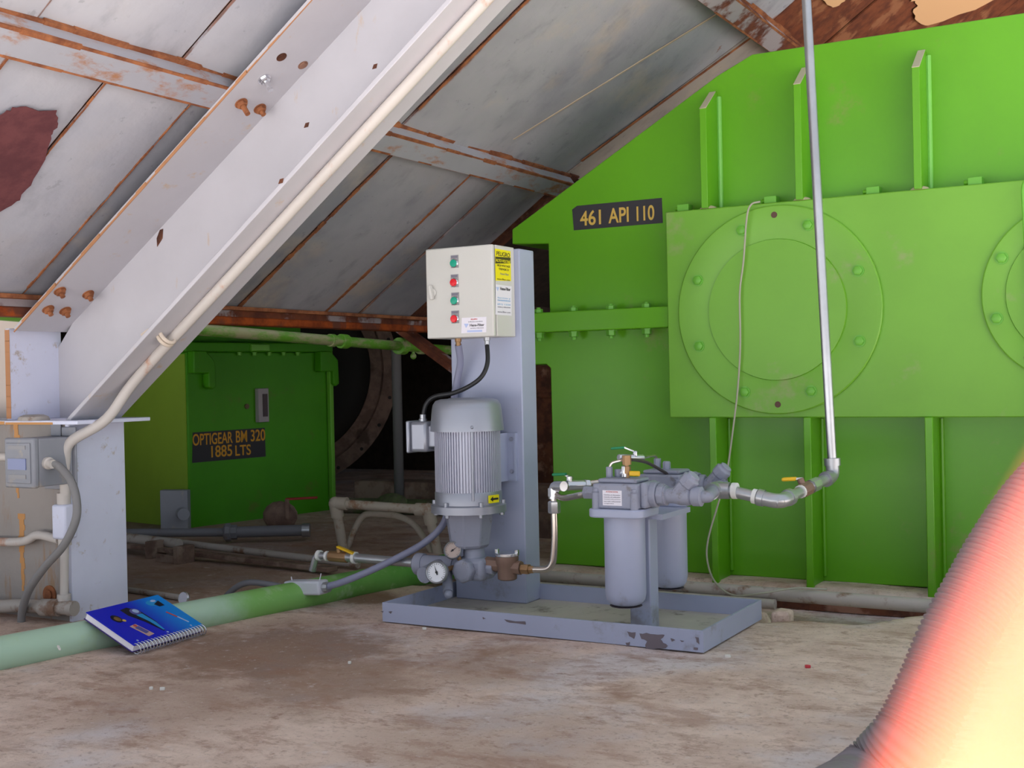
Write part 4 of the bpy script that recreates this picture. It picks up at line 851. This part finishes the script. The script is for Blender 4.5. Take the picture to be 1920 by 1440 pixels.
obj('spout', MB().tube(bend([e0, e1, e2], .03), .012, 14).cyl(e2, e2+(e2-e1).normalized()*.012, .013, n=12), 'galv_bright', sl)
obj('tape_ring', MB().cyl(C_+d*.038, C_+d*.05, .018, n=14), 'teflon', sl)
obj('tape_ring', MB().cyl(C_+d*.005, C_+d*.014, .017, n=14), 'teflon', sl)
# ================================================================ STAINLESS LINE TO THE FILTERS
FV1, FV2, FU = .10, .415, .765
tt_ = pt(1038, 918, 'y', .25)
ss = thing('stainless_line', 'bright stainless tube rising from the strainer to a tee left of the filters', 'tube', un)
obj('tube', MB().tube(bend([un+V(.025, 0, 0), pt(1036, 1068, 'y', .25), pt(1041, 1010, 'y', .25), pt(1038, 930, 'y', .25)], .075, 10), .0105, 14), 'stainless', ss)
obj('nut', MB().lathe([(.017, -.028), (.019, -.024), (.019, .006), (.014, .01)], pt(1039, 945, 'y', .25), ZP, 6), 'galv_bright', ss)
fi = pt(1088, 925, 'y', FV1); fi = V(FU-.10, FV1, pt(1100, 926, 'y', FV1).z)
obj('tee', MB().tube(bend([pt(1038, 935, 'y', .25), tt_+V(0, 0, .012), tt_+V(.045, -.02, .013)], .02), .0155, 14).cyl(tt_+V(.0, 0, -.02), tt_+V(.0, 0, .005), .018, n=8), 'galv_bright', ss)
ft = pt(1085, 929, 'y', .16)
obj('tube', MB().tube(spline([tt_+V(.0, 0, -.008), tt_+V(.04, -.02, -.022), ft, fi+V(-.02, 0, 0)], 8), .0095, 12), 'stainless', ss)
vl = [tt_+V(.035, -.012, .012), pt(1068, 912, 'y', .28), pt(1092, 908, 'y', .33), V(.62, .415, .415), V(FU-.08, FV2, .415)]
obj('branch_tube', MB().tube(spline(vl, 8), .0095, 12), 'stainless', ss)
vb = pt(1068, 910, 'y', .28); vb2 = pt(1096, 909, 'y', .32)
va = obj('ball_valve', MB().cyl(vb+(vb-vb2)*.2, vb2, .016, n=8).cyl(vb, vb+ZP*.028, .009, n=10).cyl(vb2, vb2+(vb2-vb).normalized()*.016, .018, n=6), 'galv_bright', ss, bevel=.002)
obj('valve_lever', MB().obox(vb+V(-.005, 0, .028), V(1, .2, -.55), YP, ZP, .03, .012, .005), 'galv', va); l1, l2 = pt(1062, 889, 'y', .27), pt(1036, 890, 'y', .27)
obj('lever_grip', MB().obox((l1+l2)/2, l2-l1, YP, ZP, (l2-l1).length, .014, .008), 'handle_green', va, bevel=.003)

# ================================================================ OIL FILTERS
def oil_filter(label, u, v, hi):
    f = thing('oil_filter', label, 'oil filter', (u, v, .1), 0, 'oil filters on the skid')
    R = .0575; zt = .348
    obj('bowl', MB().lathe([(.001, .092), (.030, .093), (.046, .099), (.054, .110), (R, .128), (R, zt)], V(u, v, 0), ZP, 48), 'skid', f, smooth=50)
    obj('bowl_base_ring', MB().lathe([(.044, .091), (.046, .0925), (.036, .0915)], V(u, v, 0), ZP, 32), 'chip', f)
    fl_ = .082; mb = MB(); P = []
    for a in range(4):
        for k in range(5):
            t_ = math.radians(90*a+90*k/4); P.append(V(u+(fl_-.03)*(1 if a in (0, 3) else -1)+.03*math.cos(t_), v+(.078-.03)*(1 if a in (0, 1) else -1)+.03*math.sin(t_), zt-.004))
    mb.prism(P, (0, 0, .024)); obj('clamp_flange', mb, 'skid', f, bevel=.004)
    z0 = zt+.020
    hd_ = obj('head', MB().box((u-.068, v-.062, z0), (u+.068, v+.062, z0+.070)).box((u-.060, v-.045, z0+.070), (u+.060, v+.045, z0+.082)), 'cast', f, bevel=.009)
    for sx_ in (-1, 1):
        for sy_ in (-1, 1):
            o = obj('head_bolt', MB().cyl(V(u+sx_*.058, v+sy_*.060, z0-.002), V(u+sx_*.058, v+sy_*.060, z0+.045), .011, n=12).hexbolt(V(u+sx_*.058, v+sy_*.060, z0+.045), ZP, .009, .012), 'cast', f, bevel=.002)
    obj('port_flange', MB().box((u+.066, v-.045, z0+.002), (u+.088, v+.045, z0+.074)), 'cast', f, bevel=.008)
    obj('end_port', MB().cyl(V(u+.085, v, z0+.038), V(u+.105, v, z0+.038), .036, n=24).cyl(V(u+.105, v, z0+.038), V(u+.125, v, z0+.038), .031, n=8), 'cast', f, smooth=30, bevel=.003)
    obj('inlet_fitting', MB().cyl(V(u-.066, v, z0+.038), V(u-.085, v, z0+.038), .026, n=20).cyl(V(u-.085, v, z0+.038), V(u-.122, v, z0+.038), .020, n=6), 'cast', f, bevel=.002)
    return f, z0
f1, z0 = oil_filter('front oil filter with a white label on its head, long grey bowl', FU, FV1, 0)
f2, _ = oil_filter('rear oil filter standing behind the filter post, nearer the green housing', FU, FV2, 0)
yl = FV1-.0622
lb = obj('label_plate', MB().box((FU-.036, yl-.0008, z0+.010), (FU+.022, yl, z0+.052)), 'white', f1); lb['label'] = 'white printed label'
text('lettering', 'ATENCION', V(FU-.026, yl-.0012, z0+.046), XP, ZP, .036, .004, 'red_ink', lb, th=.0003)
for k, s_ in enumerate(('Cambie el elemento', 'cuando el indicador', 'muestre alta presion', 'use solo refacciones', 'originales')): text('lettering', s_, V(FU-.032, yl-.0012, z0+.038-.006*k), XP, ZP, .050-.004*(k == 4)*5, .003, 'grey_ink', lb, th=.0003)
# Y fittings and manifold to the outlet
zp = z0+.036
def yfit(name, label, u0, v, k):
    y_ = thing(name, label, 'pipe fitting', (u0, v, zp), 0, 'branch fittings on the filter outlets')
    obj('body', MB().lathe([(a_, b_*k) for a_, b_ in ((.026, 0), (.028, .012), (.021, .016), (.022, .04), (.026, .055), (.024, .085), (.021, .088), (.027, .094), (.027, .118), (.02, .122))], V(u0, v, zp), XP, 20), 'cast', y_, smooth=30)
    obj('branch', MB().lathe([(.022, 0), (.022, .035), (.026, .037), (.026, .062), (.019, .066), (.019, .074)], V(u0+.045*k, v, zp+.004), (.68, 0, .72), 8), 'cast', y_, bevel=.002)
    return y_
yfit('branch_fitting', 'grey Y-shaped pipe fitting on the outlet of the front oil filter', FU+.118, FV1, .95)
yfit('branch_fitting', 'grey Y-shaped pipe fitting on the outlet of the rear oil filter', FU+.112, FV2, .62)
mf = thing('outlet_manifold', 'grey pipe joining both filter outlets to the galvanized outlet pipe', 'pipe', (FU+.25, .25, zp))
ue = .967
obj('pipe', MB().tube(bend([V(FU+.215, FV1, zp), V(FU+.248, FV1, zp), V(ue, .27, zp), V(ue-.02, FV2, zp), V(FU+.175, FV2, zp)], .02), .017, 14), 'cast', mf)
obj('tee', MB().cyl(V(ue+.006, .235, zp), V(ue-.004, .325, zp), .024, n=18).cyl(V(ue, .28, zp), V(ue+.045, .282, zp), .024, n=18), 'galv', mf)
# ================================================================ OUTLET PIPE
op = thing('outlet_pipe', 'shiny galvanized pipe running right from the filters and rising past the green housing', 'pipe', (ue, .3, zp))
o0 = V(ue+.04, .282, zp); o1 = pt(1462, 941, 'y', .285); o2 = pt(1562, 892, 'y', .60); o3 = pt(1512, -2, 'y', .60); o3 = o2+(o3-o2)*1.5
obj('tape_ring', MB().cyl(o0+V(.012, 0, 0), o0+V(.026, 0, 0), .023, n=16), 'teflon', op)
obj('pipe', MB().cyl(o0, o1, .0165, n=18), 'galv', op); obj('pipe', MB().cyl(o1, o2, .0155, n=18), 'galv', op); obj('riser', MB().cyl(o2, o3, .0140, n=18), 'galv_riser', op)
da, db, dc = (o0-o1).normalized(), (o2-o1).normalized(), (o3-o2).normalized()
obj('elbow', MB().tube(bend([o1+da*.055, o1, o1+db*.055], .045, 8), .021, 16).cyl(o1+da*.045, o1+da*.062, .024, n=16).cyl(o1+db*.045, o1+db*.062, .024, n=16), 'galv', op)
obj('elbow', MB().tube(bend([o2-db*.045, o2, o2+dc*.05], .03, 8), .020, 16).cyl(o2+dc*.03, o2+dc*.052, .024, n=16).cyl(o2-db*.035, o2-db*.05, .023, n=16), 'galv', op)
obj('tape_ring', MB().cyl(o1+da*.066, o1+da*.078, .021, n=14), 'teflon', op)
obj('tape_ring', MB().cyl(o1+db*.118, o1+db*.126, .019, n=14), 'teflon', op)
vm = o1+db*.145; vo = obj('ball_valve', MB().cyl(vm-db*.02, vm+db*.025, .0215, n=8).cyl(vm, vm+V(-.012, 0, .032), .010, n=10), 'bronze', op, bevel=.002)
l1 = vm+V(-.012, 0, .032); l2 = pt(1468, 899, 'y', (l1.y-.02)); obj('valve_lever', MB().obox(l1.lerp(l2, .62), l2-l1, YP, ZP, (l2-l1).length*.85, .020, .011), 'handle_yellow', vo, bevel=.004); obj('lever_neck', MB().obox(l1.lerp(l2, .15), l2-l1, YP, ZP, .03, .010, .006), 'galv', vo)
obj('union', MB().cyl(vm+db*.035, vm+db*.075, .021, n=8), 'galv_bright', op)
# ================================================================ SAMPLING TUBES ABOVE THE FILTERS
tp = thing('sampling_line', 'little brass valve and thin tubes joining the tops of both oil filters', 'tube fitting', (FU-.02, FV1, z0+.08))
zt_ = z0+.082; b0 = V(pt(1174, 900, 'y', FV1).x, FV1, zt_); bt = pt(1175, 862, 'y', FV1); b0.x = bt.x
obj('brass_riser', MB().cyl(b0, b0+ZP*.03, .008, n=10).cyl(b0+ZP*.012, b0+ZP*.032, .011, n=6).cyl(b0, bt, .007, n=10).cyl(bt-ZP*.014, bt+ZP*.012, .013, n=10), 'brass', tp)
vz = pt(1172, 887, 'y', FV1); vs = obj('ball_valve', MB().cyl(vz-ZP*.012, vz+ZP*.02, .011, n=8).cyl(vz, vz+V(-.013, -.004, .0), .008, n=10), 'galv_bright', tp, bevel=.002)
l1, l2 = pt(1180, 888, 'y', FV1-.012), pt(1200, 888, 'y', FV1-.012); obj('valve_lever', MB().obox((l1+l2)/2, XP, YP, ZP, (l2-l1).length, .008, .014), 'handle_yellow', vs, bevel=.003)
mt = pt(1191, 857, 'y', .22); tv = obj('top_valve', MB().cyl(mt-V(.03, .05, -.002), mt+V(.012, .03, -.004), .010, n=8).cyl(mt, mt+ZP*.018, .007, n=8), 'galv_bright', tp, bevel=.002)
l0, l1, l2 = mt+ZP*.016, pt(1172, 839, 'y', .21), pt(1146, 841, 'y', .19); obj('lever_neck', MB().obox((l0+l1)/2, l1-l0, YP, ZP, (l1-l0).length, .010, .004), 'galv_bright', tv); obj('lever_grip', MB().obox((l1+l2)/2, l2-l1, YP, ZP, (l2-l1).length, .010, .007), 'handle_green', tv, bevel=.002)
obj('front_tube', MB().tube(bend([V(pt(1143, 905, 'y', FV1).x, FV1, zt_+.02), pt(1145, 868, 'y', FV1), pt(1170, 862, 'y', .12)], .018), .0042, 8), 'stainless', tp)
obj('tube_nut', MB().cyl(V(pt(1143, 905, 'y', FV1).x, FV1, zt_-.004), V(pt(1143, 905, 'y', FV1).x, FV1, zt_+.03), .010, n=6).cyl(V(pt(1154, 902, 'y', FV1).x, FV1+.02, zt_-.004), V(pt(1154, 902, 'y', FV1).x, FV1+.02, zt_+.022), .011, n=6), 'cast', tp, bevel=.002)
rx = pt(1233, 885, 'y', FV2); rx.z = zt_
obj('rear_tube', MB().tube(bend([mt+V(.012, .03, -.004), pt(1215, 856, 'y', .34), pt(1231, 854, 'y', FV2), rx], .018), .004, 8), 'stainless', tp)
obj('rear_nut', MB().cyl(rx-ZP*.006, rx+ZP*.032, .011, n=6).hexbolt(rx+V(.03, 0, -.006), ZP, .012, .03), 'cast', tp)
tag(obj('capillary_hose', MB().tube(spline([bt+V(.01, .005, 0), pt(1195, 863, 'y', .16), pt(1215, 868, 'y', .24), pt(1240, 882, 'y', .34), pt(1258, 893, 'y', FV2-.02), pt(1263, 899, 'y', FV2)], 8), .0048, 10), flat('dark_hose', (70, 62, 62), .5)), 'thin dark hose arching from the brass valve to the rear filter head', 'hose')

# ================================================================ FLOOR PIPES BEHIND THE TRAY
for (a, b, m, r, lab) in (((1010, 1080), (1700, 1133), 'pipe_old', .022, 'upper whitish rust-flecked pipe lying along the foot of the green housing'), ((1010, 1100), (1420, 1131), 'pipe_old', .017, 'lower rusty pipe lying close behind the drip tray')):
    p, q = pt(a[0], a[1], 'z', .015 if r > .02 else -.012), pt(b[0], b[1], 'z', .015 if r > .02 else -.012); d = (q-p).normalized()
    tag(obj('ground_pipe', MB().cyl(p-d*.12, q+d*(.6 if r > .02 else .06), r, n=16), m), lab, 'pipe', 'pipes on the floor behind the tray')
mb = MB(); p = V(1.07, .50, 0)
mb.prism([p+V(-.02, 0, -.06), p+V(.03, .015, -.06), p+V(.035, .07, -.06), p+V(-.02, .09, -.06)], (0, 0, .085))
tag(obj('rubble_block', mb, 'floor', bevel=.012), 'broken concrete lump at the back corner of the tray', 'concrete block')
tag(obj('rusty_bar', MB().box((.2, 1.0, -.06), (2.2, 1.02, -.005)), 'rust_dark'), 'rusty flat bar edging the trench by the green housing', 'bar')
# little litter on the floor
for i, (x, y, m, s_, lab, cat) in enumerate(((1365, 1230, 'chipwhite', .007, 'white chip on the slab near the right corner of the tray', 'chip'), (1515, 1249, 'chipred', .007, 'tiny red scrap on the slab right of the tray', 'scrap'), (283, 1290, 'chipwhite', .006, 'smaller white paint flake on the slab below the notebook', 'chip'), (305, 1291, 'chipwhite', .007, 'larger white paint flake on the slab below the notebook', 'chip'), (655, 1242, 'chipwhite', .005, 'white fleck on the slab in front of the tray', 'chip'), (795, 1178, 'chipwhite', .006, 'white crumb touching the front of the tray', 'chip'))):
    p = pt(x, y, 'z', .004); mb = MB(); mb.prism([p+V(s_*math.cos(a)*random.uniform(.7, 1.5), s_*math.sin(a)*random.uniform(.5, 1.2), -.004) for a in np.linspace(0, 6.28, 7)[:-1]], (0, 0, .007)); tag(obj('litter_chip' if m != 'chipred' else 'litter_scrap', mb, m, bevel=.001), lab, cat)
p0, p1 = pt(107, 1208, 'z', .085), pt(114, 1221, 'z', .08); tag(obj('litter_chip', MB().obox((p0+p1)/2, p1-p0, V(1, 0, 0), ZP, .028, .008, .005), 'chipwhite'), 'white splinter lying on the worn green pipe', 'chip')

# ================================================================ CORRUGATED HOSE at the right
hp = [pt(1330, 1690, 'z', .07), pt(1470, 1570, 'z', .07)] + [ptd(x, y, dd) for x, y, dd in ((1610, 1480, 2.12), (1700, 1390, 2.14), (1752, 1290, 2.16), (1790, 1200, 2.18), (1838, 1110, 2.20), (1890, 1020, 2.22), (1955, 930, 2.24), (2040, 855, 2.26), (2140, 840, 2.28), (2230, 920, 2.30), (2275, 1080, 2.3))]
q_ = hp[-1]; hp += [V(q_.x+.03, q_.y, .18), V(q_.x+.12, q_.y+.03, .07), V(q_.x+.5, q_.y+.1, .066)]
sp_ = spline(hp, 64); L = [0]
for a, b in zip(sp_, sp_[1:]): L.append(L[-1]+(b-a).length)
rr = [.063+.0024*math.cos(l/.0105*2*math.pi) for l in L]
tag(obj('corrugated_hose', MB().tube(sp_, .07, 28, rr), 'hose', smooth=80), 'fat grey corrugated hose rising from the slab along the right edge', 'hose')

# ================================================================ PHOTOGRAPHER'S HAND, one finger before the lens
def cs(x, y, z): return Vector(CAM + RT*x + UP*y + FW*z)   # metres right, up, ahead of the lens
def hand():
    me = bpy.data.meshes.new('hand'); vs, es, rs = [], [], []
    def add(p, r, par=None):
        vs.append(cs(*p)); rs.append(r); i = len(vs)-1
        if par is not None: es.append((par, i))
        return i
    root = add((.052, -.115, .012), .024); palm = add((.048, -.085, .014), .026, root); wrist = add((.058, -.165, .0), .025, root); arm = add((.07, -.25, -.02), .03, wrist)
    chains = [((.030, -.056, .022), (.0125, -.0265, .0295), (.0168, -.0132, .030), (.0240, .0025, .030)),      # index, reaching past the lens
              ((.046, -.056, .006), (.046, -.026, -.004), (.044, -.006, -.012), (.040, .004, -.02)),
              ((.056, -.058, .000), (.060, -.030, -.012), (.058, -.012, -.022), (.053, -.004, -.030)),
              ((.066, -.064, -.004), (.073, -.042, -.014), (.072, -.028, -.024), (.068, -.022, -.031))]
    for c in chains:
        par = palm
        for k, (p, r) in enumerate(zip(c, (.0105, .0092, .0086, .0066))): par = add(p, r, par)
    par = root
    for p, r in zip(((.030, -.098, .034), (.012, -.082, .046), (-.004, -.070, .052)), (.0125, .0105, .0085)): par = add(p, r, par)
    me.from_pydata(vs, es, []); me.materials.append(M['skin']); o = bpy.data.objects.new('hand', me); COL.objects.link(o)
    sk_ = o.modifiers.new('skin', 'SKIN'); 
    for d_, r in zip(me.skin_vertices[0].data if me.skin_vertices else [], rs): d_.radius = (r, r)
    return o, rs, me
ho, rs, me = hand()
if not me.skin_vertices:
    bpy.context.view_layer.objects.active = ho; ho.select_set(True); bpy.ops.mesh.customdata_skin_add(); ho.select_set(False)
for d_, r in zip(me.skin_vertices[0].data, rs): d_.radius = (r, r)
me.skin_vertices[0].data[0].use_root = True
q = ho.modifiers.new('round', 'SUBSURF'); q.levels = 2; q.render_levels = 2
tag(ho, 'blurred pink finger of the photographer reaching in front of the lens', 'hand')
